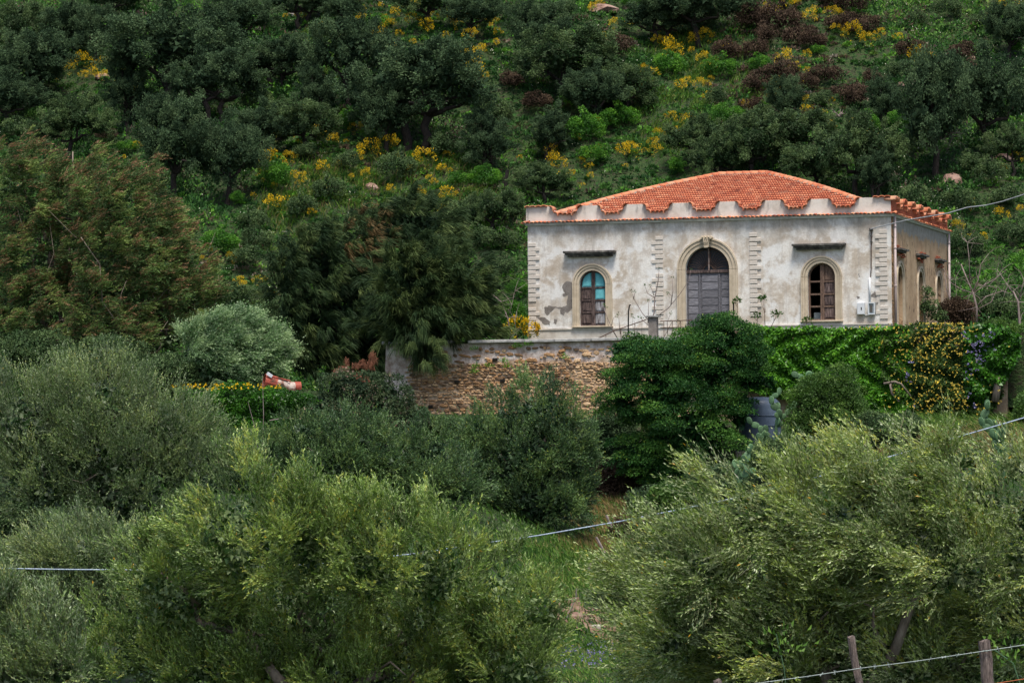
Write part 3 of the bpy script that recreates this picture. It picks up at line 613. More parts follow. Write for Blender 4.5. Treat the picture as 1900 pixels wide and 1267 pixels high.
# parapets with scooped top
def sm(t): t = min(1, max(0, t)); return t * t * (3 - 2 * t)
fr_crests = [(-16.06, -14.99), (-13.55, -12.82), (-11.52, -10.8), (-9.48, -8.76), (-7.42, -6.72), (-5.41, -4.73), (-3.42, -2.68), (-1.33, .0)]
sd_crests = [(0, .95)] + [(2.15 + 1.9 * i, 2.75 + 1.9 * i) for i in range(6)] + [(13.2, 13.8)]
ZC = zz(10.21)
def ptop(u, cr):
    for i, (a, bq) in enumerate(cr):
        if a <= u <= bq: return ZC
        if i + 1 < len(cr) and bq < u < cr[i + 1][0]:
            t = (u - bq) / (cr[i + 1][0] - bq); return ZC - .35 * sm(t / .27) * sm((1 - t) / .27)
    return ZC
def parapet(cr, along, y0, y1, mat, name):
    us = sorted(set([round(cr[0][0] + i * (cr[-1][1] - cr[0][0]) / 260, 4) for i in range(261)] + [v for c_ in cr for v in c_])); m = MB()
    P = (lambda u, y, z: (u, y, z)) if along == 'x' else (lambda u, y, z: (y, u, z)); zb = ZT + .06
    for a, bq in zip(us, us[1:]):
        za, zb2 = ptop(a, cr), ptop(bq, cr)
        m.quad(P(a, y0, zb), P(bq, y0, zb), P(bq, y0, zb2), P(a, y0, za)); m.quad(P(a, y1, zb), P(bq, y1, zb), P(bq, y1, zb2), P(a, y1, za)); m.quad(P(a, y0, za), P(bq, y0, zb2), P(bq, y1, zb2), P(a, y1, za))
    for u in (us[0], us[-1]): m.quad(P(u, y0, zb), P(u, y1, zb), P(u, y1, ptop(u, cr)), P(u, y0, ptop(u, cr)))
    return m.build(name, mat, house)
parapet(fr_crests, 'x', -.02, .26, M['parapet'], 'front_parapet')
parapet(sd_crests, 'y', .02, -.24, M['brick'], 'side_parapet')
parapet([(c0, c1) for c0, c1 in sd_crests], 'y', -W - .05, -W + .2, M['brick'], 'side_parapet')
# courses of bricks on the side parapet face
bm_ = MB().box(0, .02, 0, .225, 0, .06, .004).mesh('brick')
for j in range(9):
    z = ZT + .08 + j * .074; u = .02 + (.12 if j % 2 else 0)
    while u < DP - .25:
        if min(ptop(u, sd_crests), ptop(u + .225, sd_crests)) > z + .065: link('brick', bm_, M['brick'], house, (.021 + R.uniform(-.003, .004), u, z))
        u += .242
# coping tiles in the scoops
def half_tile(w=.27, l=.34, t=.03, h=.07):
    m = MB(); n = 5; vs = []
    for yy in (0, l):
        for k_ in range(n + 1):
            a = math.pi * k_ / n; ww = w * (.5 if yy == 0 else .44)
            vs.append((-ww * math.cos(a), yy, h * math.sin(a)))
        for k_ in range(n + 1):
            a = math.pi * k_ / n; ww = w * (.5 if yy == 0 else .44) - t * .6
            vs.append((-ww * math.cos(a), yy, h * math.sin(a) - t))
    q = n + 1; fs = []
    for k_ in range(n):
        fs += [(k_, k_ + 1, 2 * q + k_ + 1, 2 * q + k_), (q + k_, 3 * q + k_, 3 * q + k_ + 1, q + k_ + 1), (k_, q + k_, q + k_ + 1, k_ + 1), (2 * q + k_, 2 * q + k_ + 1, 3 * q + k_ + 1, 3 * q + k_)]
    return m.add(vs, fs).mesh('tile', True)
ct = half_tile(.26, .50, .03, .055)
for cr, ax in ((fr_crests, 0), (sd_crests, 1)):
    for (a, bq), (a2, b2) in zip(cr, cr[1:]):
        n = 7
        for i in range(n):
            u = bq + .01 + (a2 - bq - .02) * (i + .5) / n; e = .03; sl = math.atan2(ptop(u + e, cr) - ptop(u - e, cr), 2 * e); z = ptop(u, cr) + .0
            z += R.uniform(-.01, .012)
            if ax == 0: link('coping_tile', ct, M['tile_piece'], house, (u, -.17 + R.uniform(-.02, .03), z), (0, -sl + R.uniform(-.06, .06), R.uniform(-.08, .08)), (1.05, 1.08, 1.35))
            else: link('coping_tile', ct, M['tile_piece'], house, (.15 + R.uniform(-.03, .05), u, z), (0, -sl, math.pi / 2 + R.uniform(-.06, .06)), (1.0, 1, 1.3))
for x0, x1, ax in ((-16.1, -15.0, 0), (-13.75, -13.3, 0), (-.75, .0, 0)):
    n = max(1, int((x1 - x0) / .25))
    for i in range(n): link('coping_tile', ct, M['tile_piece'], house, (x0 + .25 * (i + .5), -.14, ZC + R.uniform(-.005, .02)), (0, R.uniform(-.06, .06), R.uniform(-.05, .05)))
for a, bq in sd_crests:
    n = max(2, int((bq - a) / .24))
    for i in range(n + 1): link('crest_tile', ct, M['tile_piece'], house, (.20 + R.uniform(-.03, .03), a + (bq - a) * i / n, ZC - .01 - (.05 if i in (0, n) else 0)), (R.uniform(-.04, .04), R.uniform(-.05, .05) + (.5 if i == n else (-.5 if i == 0 else 0)), math.pi / 2 + R.uniform(-.05, .05)), (1.05, 1, 1.5))
# roof
xa, xb, da, db = -W + .3, -.3, .3, DP - .3; HS = (db - da) / 2; ZR = zz(9.62); RH = zz(11.86) - ZR
def rz(s): return ZR + RH * (s + .055 * math.sin(math.pi * s))
def slope_pt(side, u, s):                                     # u metres along the eave from its left end, s 0..1 up the slope
    o = s * HS
    if side == 0: return (xa + u, da + o)
    if side == 1: return (xb - o, da + u)
    if side == 2: return (xb - u, db - o)
    return (xa + o, db - u)
LT = []; TT = []; NRow = 21
b = MB()
for side in range(4):
    Lr = (xb - xa) if side % 2 == 0 else (db - da)
    for i in range(8):
        s0, s1 = i / 8, (i + 1) / 8
        q = [slope_pt(side, s0 * HS, s0), slope_pt(side, Lr - s0 * HS, s0), slope_pt(side, Lr - s1 * HS, s1), slope_pt(side, s1 * HS, s1)]
        b.quad(*[(x, y_, rz(s_) - .03) for (x, y_), s_ in zip(q, (s0, s0, s1, s1))])
    for j in range(NRow):
        s0, s1 = j / NRow, (j + 1) / NRow; tw = .225; n = int(Lr / tw)
        for i in range(n):
            u0 = i * tw; uc = u0 + tw / 2
            if uc < (s0 + .01) * HS or uc > Lr - (s0 + .01) * HS: continue
            tn = min(1, max(0, R.gauss(.5, .15))); jit = R.uniform(-.008, .010)
            prof = [0, .055, .008, .055, 0]
            for k_ in range(4):
                ua, ub = u0 + tw * k_ / 4, u0 + tw * (k_ + 1) / 4; ha, hb = prof[k_], prof[k_ + 1]
                A, Bq, Cq, Dq = slope_pt(side, ua, s0 - .004), slope_pt(side, ub, s0 - .004), slope_pt(side, ub, s1), slope_pt(side, ua, s1)
                z0, z1 = rz(max(s0, 0)), rz(s1)
                LT.append([(*A, z0 + ha + .062 + jit), (*Bq, z0 + hb + .062 + jit), (*Cq, z1 + hb - .002), (*Dq, z1 + ha - .002)]); TT.append(tn)
                LT.append([(*A, z0 + ha - .02), (*Bq, z0 + hb - .02), (*Bq, z0 + hb + .062 + jit), (*A, z0 + ha + .062 + jit)]); TT.append(tn * .15)  # front lips tinted dark, painting the shadow line between courses
b.build('roof_deck', M['mortar'], house)
tag(quads_mesh('roof_tiles', LT, TT, M['tile'], house), kind='stuff')
ht = half_tile(.30, .40, .03, .13); ridge = [(xa + HS, da + HS), (xb - HS, da + HS)]
def cap_line(p0, p1, curve, n, name):
    p0 = np.array(p0, float); p1 = np.array(p1, float); mo = MB(); pts = []
    for i in range(n + 1):
        t = i / n; q = p0 + (p1 - p0) * t; z = rz(t) if curve else rz(1); pts.append((q[0], q[1], z + .03))
    mo.tube([(x, y_, z - .06) for x, y_, z in pts], .17, 8); mo.build('mortar_bed', M['mortar'], house)
    for i in range(n):
        a, bq = np.array(pts[i]), np.array(pts[i + 1]); v = bq - a; hd = math.hypot(v[0], v[1])
        o = link(name, ht, M['tile_piece'], house, a + np.array([0, 0, .035]), (math.atan2(v[2], hd) - .045, 0, math.atan2(v[1], v[0]) - math.pi / 2 + R.uniform(-.03, .03)), (1, np.linalg.norm(v) * 1.12 / .4, 1))
for cx_, cy_, rg in ((xa, da, 0), (xb, da, 1), (xb, db, 1), (xa, db, 0)): cap_line((cx_, cy_), ridge[rg], True, 24, 'hip_tile')
cap_line(ridge[0], ridge[1], False, 6, 'ridge_tile')
# downpipes
for yy in (.33, DP - .15):
    p = MB().tube([(.10, yy, -.2), (.10, yy, ZT - .03)], .055, 10)
    for z in (.6, 2.2, 3.8, 4.7): p.tube([(.10, yy, z), (.10, yy, z + .05)], .068, 10)
    p.build('downpipe', M['pipe'], house, smooth=True)
# side niches: surrounds, hoods of broken brick, blank infill
for c_, r_ in SW:
    s = MB(); r2 = r_ + .24
    for a, bq, dp in ((r_, r_ + .13, .04), (r_ + .136, r2, .08)):
        inn = [(c_ - a, zz(4.6))] + arc(c_, zz(6.75), a) + [(c_ + a, zz(4.6))]; out = [(c_ - bq, zz(4.6))] + arc(c_, zz(6.75), bq) + [(c_ + bq, zz(4.6))]
        s.ring(inn, out, .002, dp)
    s.v = [(y_, x, z) for x, y_, z in s.v]; s.build('arch_surround', M['sandstone'], house)
    MB().box(-.26, -.22, c_ - r_ - .1, c_ + r_ + .1, zz(4.7), zz(7.5)).build('blind_panel', M['bare'], house)
    h = MB(); h.box(.002, .26, c_ - .95, c_ + .95, zz(8.03), zz(8.11)); h.box(.002, .17, c_ - .85, c_ + .7, zz(7.94), zz(8.028)); h.build('broken_hood', M['darkstone'], house)
    hb = MB().box(0, .09, 0, .22, 0, .055, .006).mesh('brick')
    for i in range(9):
        for j in range(3):
            if R.random() < .62 - .15 * j: link('brick', hb, M['brick'], house, (.003 + R.uniform(0, .07), c_ - .95 + i * .21, zz(7.86) - j * .065 + (.31 if R.random() < .25 else 0)), (0, 0, R.uniform(-.1, .1)))
# crumbled rubble strip on the corner of the side wall
cs = MB()
for i in range(150):
    z = R.uniform(0, ZT - .1); a = R.uniform(.05, .14); cs.box(.001, R.uniform(.01, .05), R.uniform(.0, .13), R.uniform(.14, .28), z, z + a, .004)
tag(cs.build('corner_rubble', M['stone'], house), kind='stuff')
# meter boxes, conduit, cable bracket
def meter(x0, x1, z0, z1, mat, openb):
    m = MB(); m.box(x0, x1, -.16, -.003, z0, z1, .012)
    o = m.build('meter_box', mat, house)
    if openb:
        fr = MB(); fr.box(x0, x0 + .04, -.2, -.161, z0, z1); fr.box(x1 - .04, x1, -.2, -.161, z0, z1); fr.box(x0 + .04, x1 - .04, -.2, -.161, z1 - .04, z1); fr.box(x0 + .04, x1 - .04, -.2, -.161, z0, z0 + .04); fr.build('frame', M['box_white'], o)
        MB().box(x0 + .08, x1 - .1, -.18, -.162, z0 + .1, z1 - .1).build('meter', M['interior'], o)
    else:
        MB().box(x0 + .015, x1 - .015, -.175, -.162, z0 + .015, z1 - .015, .005).build('door', M['box_white'], o)
        kz = z0 + .26; MB().box((x0 + x1) / 2 - .0, (x0 + x1) / 2 + .045, -.182, -.176, kz - .07, kz + .05).build('keyhole', M['burnt'], o)
meter(-1.46, -1.14, zz(5.27), zz(5.78), M['box_white'], False); meter(-1.0, -.7, zz(5.26), zz(5.77), M['box_grey'], True)
MB().tube([(-.93, -.05, zz(5.77)), (-.93, -.05, zz(6.83))], .045, 8).build('conduit', M['box_white'], house, smooth=True)
MB().tube([(-1.2, -.03, zz(5.25)), (-.85, -.03, zz(5.24)), (-.85, -.03, zz(5.27))], .02, 6).build('conduit', M['box_white'], house)
MB().tube([(-.90, -.04, zz(6.83)), (-.86, -.05, zz(7.2)), (-.84, -.06, zz(8.6)), (-.83, -.1, zz(8.85))], .022, 6).build('wall_cable', M['iron'], house)
b = MB(); b.box(-.92, -.76, -.16, -.003, zz(8.8), zz(8.92), .01)
for z in (8.3, 8.55): b.box(-.88, -.8, -.1, -.003, zz(z), zz(z) + .06)
b.build('cable_bracket', M['darkstone'], house)
# overhead cable running off to the right
p0 = loc2w(-.84, -.15, 8.87); pts = [p0] + [at(x, y_, Y) for x, y_, Y in ((1680, 409, 144.5), (1758, 396, 143), (1795, 385, 142.5), (1830, 381, 142), (1860, 374, 141), (1900, 361, 140), (1990, 332, 137), (2300, 200, 128))]
c1 = MB().tube(pts, .022, 6); o = tag(offset(c1, pts[0]).build('power_cable', M['cable_grey'], loc=pts[0]), 'thin grey power cable strung from the villa facade over its right corner', 'cable')
# ================================================================ retaining walls in front of the terrace
rw = empty('retaining_wall', loc2w(WXL, WALLD, 0), -AL, label='old rubble stone retaining wall with grey coping below the left half of the villa', cat='wall')
LEN = 13.2; HT = 4.16                                      # x from the left end, y into the hill
m = MB(); nx, nz = 60, 24
for i in range(nx):
    for j in range(nz):
        def pp(i, j):
            x, z = LEN * i / nx, -1 + (HT + 1) * j / nz; bat = -.035 * (HT - z); lx = -.22 * max(0, (HT - z) / HT) ** 1.6 if i == 0 else 0
            return (x + lx, bat + .02 * math.sin(x * 3 + z * 4) , z)
        m.quad(pp(i, j), pp(i + 1, j), pp(i + 1, j + 1), pp(i, j + 1))
m.build('wall_face', M['rubble'], rw)
m = MB(); m.quad((-.2, -.1, -1), (0, 0, HT), (0, 12, HT), (-.2, 12, -1)); m.box(0, LEN, .02, .5, 0, HT); m.build('wall_body', M['rubble'], rw)
def stone_variant():
    m = MB(); n = 9; vs = []; ph = R.random() * 6
    for (yy, sc) in ((-.0, 1.), (-.55, .93), (-1., .62)):
        for k_ in range(n):
            a = 2 * math.pi * k_ / n; rr = sc * (1 + .13 * math.sin(2 * a + ph) + .08 * math.sin(5 * a + ph * 2) + R.uniform(-.06, .06)); c_, s_ = math.cos(a), math.sin(a)
            p = 3.2; rad = rr / (abs(c_) ** p + abs(s_) ** p) ** (1 / p); vs.append((.5 * rad * c_, yy * R.uniform(.85, 1.1), .5 * rad * s_))
    fs = [(j * n + k_, j * n + (k_ + 1) % n, (j + 1) * n + (k_ + 1) % n, (j + 1) * n + k_) for j in range(2) for k_ in range(n)] + [tuple(2 * n + k_ for k_ in range(n))]
    return m.add(vs, fs)
variants = [stone_variant() for _ in range(9)]; vm = [v.mesh('stone') for v in variants]
for v in vm: v.materials.append(M['stone'])
st = []; z = .2
while z < 3.95:
    h = R.choice((.07, .09, .11, .13, .17)); x = .9 + R.uniform(-.1, .3) - (.25 if z < 2 else 0)
    while x < LEN:
        w = h * R.uniform(1., 3.4)
        if R.random() < .95 and not (z > 3.3 and R.random() < .55): st.append((x + w / 2, z + h / 2 + R.uniform(-.035, .035), w * R.uniform(.8, 1.02), h * R.uniform(.6, 1.12)))
        x += w + .012
    z += h * .96 + .008
def seen(s):                                               # part of the face that no tree hides
    x, z = s[0], s[1]; return 1 if (x < 8.4 and z > 1.2) else 0
st.sort(key=lambda s: -(seen(s) * 10 + s[2] * s[3] * 8)); rest = MB()
for i, (x, z, w, h) in enumerate(st):
    y_ = -.035 * (HT - z) + .0; dp = R.uniform(.035, .085)
    if i < 298: link('stone', vm[i % 9], None, rw, (x, y_, z), (R.uniform(-.1, .1), R.uniform(-.16, .16), R.uniform(-.08, .08)), (w, dp, h))
    else: rest.add([(x + a * w, y_ + b_ * dp, z + c_ * h) for a, b_, c_ in variants[i % 9].v], variants[i % 9].f)
tag(rest.build('stones', M['stone'], rw), kind='stuff')
xg = -.12
for w, skip in ((1.0, 0), (2.15, 0), (.68, 1), (1.15, 0), (1.35, 0), (1.3, 0), (1.6, 0), (1.5, 0), (1.6, 0), (1.0, 0)):
    if not skip: MB().box(0, w - .015, -.2, .5, 0, .13, .02).build('coping_slab', M['coping'], rw, loc=(xg, R.uniform(-.02, .02), HT + R.uniform(0, .012)), rot=(R.uniform(-.01, .01), R.uniform(-.006, .006), R.uniform(-.008, .008)))
    xg += w
# near-black blocks on the wall face, painting in the shade of holes
hm = simple('painted hole shade', [(.3, (.01, .009, .007)), (.7, (.02, .018, .015))], 5, 1)
for px_, py_ in ((845, 709), (930, 707), (797, 755), (915, 668)):
    x, z = F(px_, py_, WALLD); MB().box(0, .2, 0, .14, 0, .13, .02).build('weep_hole', hm, rw, loc=(x - WXL, -.035 * (HT - z) - .10, z - .05))
# plants on the wall face
def tufts(name, pts, mat, tint, label, cat, r=.22, n=90, leaf=.07, group=None, flower=0):
    out = []
    for (P, lab) in pts:
        L = Leaves(); d = rdir(n); d[:, 2] = np.abs(d[:, 2]); L.leaf(P + d * r * NR.random((n, 1)) ** .5, d + [0, 0, .4], leaf * NR.uniform(.6, 1.3, n), leaf * .45, np.where(NR.random(n) < flower, .98, NR.uniform(*tint, n)))
        o = link(name, L.mesh(name, P), M[mat], None, P); tag(o, lab or label, cat, group); out.append(o)
    return out
def wp(px_, py_, off=-.18): x, z = F(px_, py_, WALLD + off); return loc2w(x, WALLD + off - .035 * (HT - z), z)
tufts('wall_weed', [(wp(880, 649), 'yellow-green weed just under the coping beside the gap in it'), (wp(884, 682), 'yellow-green weed in the stone wall left of its upper weep hole'), (wp(908, 681), 'small weed in the stone wall between two larger tufts'), (wp(935, 672), 'upper tuft of the tallest yellow-green weed on the stone wall'), (wp(942, 682), 'lower tuft of the tallest yellow-green weed on the stone wall'), (wp(880, 692), 'lowest yellow-green weed on the stone wall'), (wp(960, 645), 'small weed under the coping right of the tallest weed'), (wp(980, 641), 'small weed under the coping below the left arched window'), (wp(1050, 665), 'weed on the stone wall closest to the big dark tree')], 'ivy', (.3, .9), 'small yellow-green weed rooted in the rubble stone wall', 'weed', .2, 70, .08, 'weeds growing out of the stone wall')
# right-hand wall carrying ivy
iw = tag(MB().box(0, F(1868, 650, WALLD)[0] - WXL - LEN, 0, .5, -4.2, .15).build('garden_wall', M['rubble'], loc=loc2w(WXL + LEN - .02, WALLD + .02, 4.35), rot=(0, 0, -AL)), 'plastered garden wall under the ivy and roses, right of the big dark tree', 'wall')
# gate pillar and railing on the terrace edge
gx, gz = F(1210, 598, WALLD + .3)
pl = empty('gate_pillar', loc2w(gx, WALLD + .5, TOPZ), -AL, label='square stone gate pillar with flat cap among the fig shoots', cat='pillar')
MB().box(-.17, .17, -.17, .17, -.2, .88, .02).build('shaft', M['bare'], pl); MB().box(-.26, .26, -.26, .26, .882, .96, .015).build('cap', M['coping'], pl)
rl = empty('iron_railing', loc2w(gx + .3, WALLD + .5, TOPZ), -AL, label='low rusty iron railing running right from the stone pillar', cat='railing')
MB().tube([(0, 0, .72), (1.35, 0, .74)], .02, 5).build('rail', M['iron'], rl); MB().tube([(0, 0, .45), (1.35, 0, .46)], .015, 5).build('rail', M['iron'], rl)
for i in range(4): MB().tube([(.15 + i * .36, 0, .0), (.15 + i * .36, 0, .73)], .014, 5).build('baluster', M['iron'], rl)
for i in range(3): MB().tube([(.15 + i * .36, 0, .05), (.51 + i * .36, 0, .7)], .010, 5).build('brace', M['iron'], rl)
rl2 = empty('bent_handrail', loc2w(gx - .3, WALLD + .5, TOPZ), -AL, label='bent rusty handrail sloping down left of the stone pillar', cat='handrail')
MB().tube([(-2.2, 0, .0), (-1.4, 0, .35), (0, 0, .8)], .022, 5).build('rail', M['iron'], rl2)
for x, z in ((-1.75, .18), (-1.1, .46), (-.5, .65)): MB().tube([(x, 0, -.2), (x, 0, z)], .014, 5).build('baluster', M['iron'], rl2)
x, z = F(1163, 600, WALLD + .3); tag(MB().tube([(0, 0, -.6), (.02, 0, .5), (.07, 0, .78), (.13, 0, .76)], .03, 6).build('iron_stake', M['burnt'], loc=loc2w(x, WALLD + .5, z), smooth=True), 'dark hooked iron stake standing left of the stone pillar', 'stake')
x, z = F(1356, 565, WALLD + .3); tag(MB().tube([(0, 0, -1.2), (0, 0, .1)], .03, 6).build('iron_stake', M['burnt'], loc=loc2w(x, WALLD + .8, z)), 'dark upright iron stake in front of the arched door', 'stake')
# bare fig shoots: traced branch lines, each shoot budding at its tips
def shoots(name, polys, d, label, cat, r=.022, mat='twig', bud=.07, budmat='bushy', group=None, base=None, nb=10):
    P = []
    for pl_ in polys: P.append([loc2w(F(x, y_, d)[0], d + dd * .35, F(x, y_, d)[1]) for (x, y_), dd in zip(pl_, np.cumsum(NR.uniform(-.25, .25, len(pl_))))])
    b0 = P[0][0]; o = empty(name, b0, label=label, cat=cat, group=group); m = MB(); L = Leaves()
    for k_, q in enumerate(P):
        rr = r * (1 if k_ == 0 else .6); m.tube(q, list(np.linspace(rr, rr * .35, len(q))), 5)
        if bud:
            n = nb; dd = rdir(n); L.leaf(np.repeat([q[-1]], n, 0) + dd * .03, dd + [0, 0, .5], bud * NR.uniform(.7, 1.5, n), bud * .6, NR.uniform(.1, .5, n))
    offset(m, b0).build('branch', M[mat], o, smooth=True)
    if bud: link('leaves', L.mesh('leaves', b0), M[budmat], o)
    return o
D = WALLD + 1.
shoots('fig_sapling', [[(1207, 604), (1214, 580), (1215, 556), (1222, 520), (1224, 500)], [(1207, 600), (1190, 580), (1176, 555), (1171, 540)], [(1176, 555), (1178, 542)], [(1212, 592), (1240, 572), (1262, 545), (1278, 520), (1282, 500)], [(1245, 565), (1249, 540), (1248, 516)], [(1249, 550), (1241, 544)], [(1215, 552), (1203, 545), (1198, 530)], [(1214, 548), (1207, 530)], [(1203, 600), (1204, 558)], [(1210, 610), (1189, 592), (1186, 588)]], D, 'bare fig sapling with budding tips rising behind the stone pillar', 'sapling', .035, 'twig')
shoots('fig_shoot', [[(1146, 628), (1135, 605), (1126, 585), (1120, 566)], [(1135, 605), (1139, 590), (1143, 586)], [(1140, 620), (1128, 602), (1124, 570)]], D, 'leggy bare fig shoot in front of the right edge of the turquoise-panelled window', 'shoot', .022)
shoots('fig_shoot', [[(1152, 620), (1150, 598), (1149, 582)], [(1178, 622), (1173, 600), (1172, 585)], [(1185, 620), (1176, 590)], [(1190, 622), (1190, 590)]], D, 'thin bare fig shoots between the turquoise-panelled window and the stone pillar', 'shoot', .018)
shoots('fig_shoot', [[(1240, 622), (1240, 600), (1246, 580)], [(1260, 622), (1258, 595)]], D, 'thin bare fig shoots right of the stone pillar', 'shoot', .018)
for xs_, lb in (([(1368, 600), (1368, 570), (1367, 556)], 'leafy-topped shoot at the right jamb of the arched door'), ([(1403, 612), (1404, 595), (1404, 583)], 'shortest leafy-topped shoot under the third column of quoins'), ([(1420, 612), (1419, 580), (1415, 552)], 'tallest leafy-topped shoot between the door and the right window'), ([(1428, 612), (1436, 595), (1442, 580)], 'slanting leafy-topped shoot between the door and the right window'), ([(1495, 608), (1498, 598), (1499, 592)], 'short leafy shoot under the right arched window')):
    shoots('leafy_shoot', [xs_, [xs_[-2], (xs_[-1][0] + 4, xs_[-1][1] + 2)], [xs_[-2], (xs_[-1][0] - 6, xs_[-1][1] + 3)]], WALLD + .7, lb, 'shoot', .016, 'iron', .13, 'bushy', nb=16)

# ================================================================ ivy, climbing roses and wisteria over the garden wall
def wallcover(x0, x1, top, bot, n, ls, mat, tint, thick, base, bumps=1, dens=None):
    """leaves covering a stretch of wall between photo columns x0..x1; top/bot: lists of photo points"""
    L = Leaves(); P = np.empty((0, 3)); got = 0; tx, ty = zip(*top); bx, by = zip(*bot)
    out = []
    u = NR.uniform(x0, x1, n * 2); yt = np.interp(u, tx, ty); yb = np.interp(u, bx, by); v = NR.random(n * 2); py_ = yt + (yb - yt) * v
    if dens is not None: k_ = dens(u, py_, NR.random(n * 2)); u, py_, v = u[k_], py_[k_], v[k_]
    u, py_, v = u[:n], py_[:n], v[:n]
    bulge = .5 + .5 * np.sin(u * .085 + 2 * np.sin(py_ * .05)) * np.sin(py_ * .09 + 1.5 * np.sin(u * .04)); dd = WALLD - .1 - thick * bulge * NR.uniform(.35, 1, len(u)) - .25 * np.clip(v, 0, 1)
    for a, b_, d_ in zip(u, py_, dd): x, z = F(a, b_, d_); out.append(loc2w(x, d_, z))
    P = np.array(out); tt = np.clip(tint[0] + (tint[1] - tint[0]) * (.35 * bulge + .65 * NR.random(len(u))) , 0, 1)
    nbv = np.array([-SA, -CA, .45]); D_ = nrm(rdir(len(P)) + np.array([0, -.3, -.5])); L.leaf(P, D_, ls * NR.uniform(.6, 1.2, len(P)), ls * NR.uniform(.55, .85, len(P)), tt, np.tile(nbv, (len(P), 1)), .5)
    return L, P
itop = [(1380, 612), (1420, 606), (1450, 610), (1500, 607), (1560, 609), (1600, 608), (1640, 606), (1670, 604), (1720, 612)]
ibot = [(1380, 720), (1440, 735), (1560, 750), (1640, 765), (1720, 772)]
L, P = wallcover(1375, 1690, itop, ibot, 26000, .17, 'ivy', (.1, .88), .5, None)
b0 = loc2w(F(1520, 750, WALLD)[0], WALLD, .6); tag(link('ivy', L.mesh('ivy', b0), M['ivy'], None, b0), 'bright green ivy sheet covering the garden wall below the right window', 'ivy')
rtop = [(1640, 612), (1665, 606), (1700, 598), (1750, 600), (1800, 608), (1850, 604), (1885, 612)]
rbot = [(1640, 700), (1680, 765), (1760, 780), (1840, 765), (1885, 690)]
L, P = wallcover(1635, 1860, rtop, rbot, 17000, .13, 'rose', (.1, .62), .6, None, dens=lambda u, v, r: r < np.where((u < 1690) & (v > 640), .35, 1))
# blossoms: small round blooms of five petals in drifts
def blooms(px_, py_, tint, size, thick=.75):
    L2 = []
    for a, b_ in zip(px_, py_):
        d_ = WALLD - .25 - thick * R.uniform(.3, 1.05); x, z = F(a, b_, d_); L2.append(loc2w(x, d_, z))
    C = np.array(L2); k_ = np.repeat(np.arange(len(C)), 5); dv = nrm(rdir(len(k_)) + np.array([-SA, -CA, .3]) * .9)
    L.leaf(C[k_] + dv * .01, dv, size, size * .8, NR.uniform(tint[0], tint[1], len(k_)), np.tile([-SA, -CA, .4], (len(k_), 1)), .6)
def drift(cx, cy, sx, sy, n): return NR.normal(cx, sx, n), np.clip(NR.normal(cy, sy, n), 600, 785)
for a in ((1720, 640, 30, 22, 130), (1760, 625, 35, 15, 130), (1750, 730, 40, 20, 190), (1700, 745, 22, 14, 60), (1790, 720, 30, 25, 90), (1680, 660, 25, 20, 40), (1730, 690, 40, 30, 80), (1600, 608, 25, 3, 14), (1650, 607, 16, 3, 14), (1745, 600, 20, 8, 40)): blooms(*drift(a[0], a[1], a[2] * 1.1, a[3] * 1.2, int(a[4] * .72)), (.64, .84), .047)
for a in ((1815, 665, 8, 22, 18), (1825, 655, 9, 18, 16), (1685, 700, 3, 10, 14), (1800, 690, 4, 20, 16), (1830, 630, 10, 10, 12), (1690, 670, 4, 8, 5), (1808, 755, 8, 5, 6), (1792, 620, 5, 8, 6), (1840, 620, 4, 6, 5), (1700, 752, 2, 2, 2)): blooms(*drift(*a), (.9, 1.), .075)
b0 = loc2w(F(1750, 760, WALLD)[0], WALLD, .6); tag(link('climbing_rose', L.mesh('rose', b0), M['rose'], None, b0), 'yellow-flowering climbing rose with hanging lilac wisteria at the right end of the garden wall', 'climber')
L, P = wallcover(1790, 1890, [(1790, 612), (1830, 600), (1860, 604), (1890, 622)], [(1790, 750), (1840, 745), (1890, 660)], 7000, .17, 'ivy', (.0, .55), .8, None)
b0 = loc2w(F(1850, 745, WALLD)[0], WALLD, .6); tag(link('creeper', L.mesh('creeper', b0), M['ivy'], None, b0), 'dark green creeper on the far right corner of the garden wall', 'creeper')
for i, (pl_, lb) in enumerate((([(1640, 712), (1660, 708), (1672, 712), (1690, 735)], 'bare woody stem arching over the ivy beside the roses'), ([(1652, 712), (1655, 730), (1668, 745)], 'short bare stem hanging in the gap between ivy and roses'), ([(1846, 745), (1850, 720), (1850, 700)], 'brown trunk of the creeper at the right end of the garden wall'))):
    q = [loc2w(F(x, y_, WALLD - .7)[0], WALLD - .7, F(x, y_, WALLD - .7)[1]) for x, y_ in pl_]; tag(offset(MB().tube(q, [.06, .05, .04, .03][:len(q)] if i < 2 else .16, 6), q[0]).build('woody_stem', M['bark_pale'], loc=q[0], smooth=True), lb, 'stem')

# ================================================================ trees beside the villa
def tree_px(name, label, cat, blobs, Y, base_px, fn, mat, tr=.2, nlimb=5, bark='bark', fork=.35, group=None, deep=.9, base=None, **k):
    B = blobs_px(blobs, Y, deep)
    if base is None: b_ = at(base_px[0], base_px[1], Y); b_[2] = max(G(b_[0], b_[1]), -99)
    else: b_ = np.array(base, float)
    L = fn(B, **k); return plant(name, b_, L, M[mat], label, cat, woody(b_, B, tr, nlimb, fork), M[bark], group), B
DARK = [(1378, 745, 26, 30), (1372, 770, 26, 48), (1425, 712, 28, 26), (1305, 740, 75, 80), (1230, 740, 110, 90), (1335, 612, 52, 44), (1340, 640, 90, 50), (1230, 668, 105, 48), (1160, 650, 50, 32), (1320, 680, 95, 70), (1180, 730, 80, 75), (1280, 800, 110, 90), (1200, 850, 75, 70), (1385, 655, 48, 40), (1388, 702, 52, 44), (1325, 810, 50, 60), (1250, 880, 70, 45)]
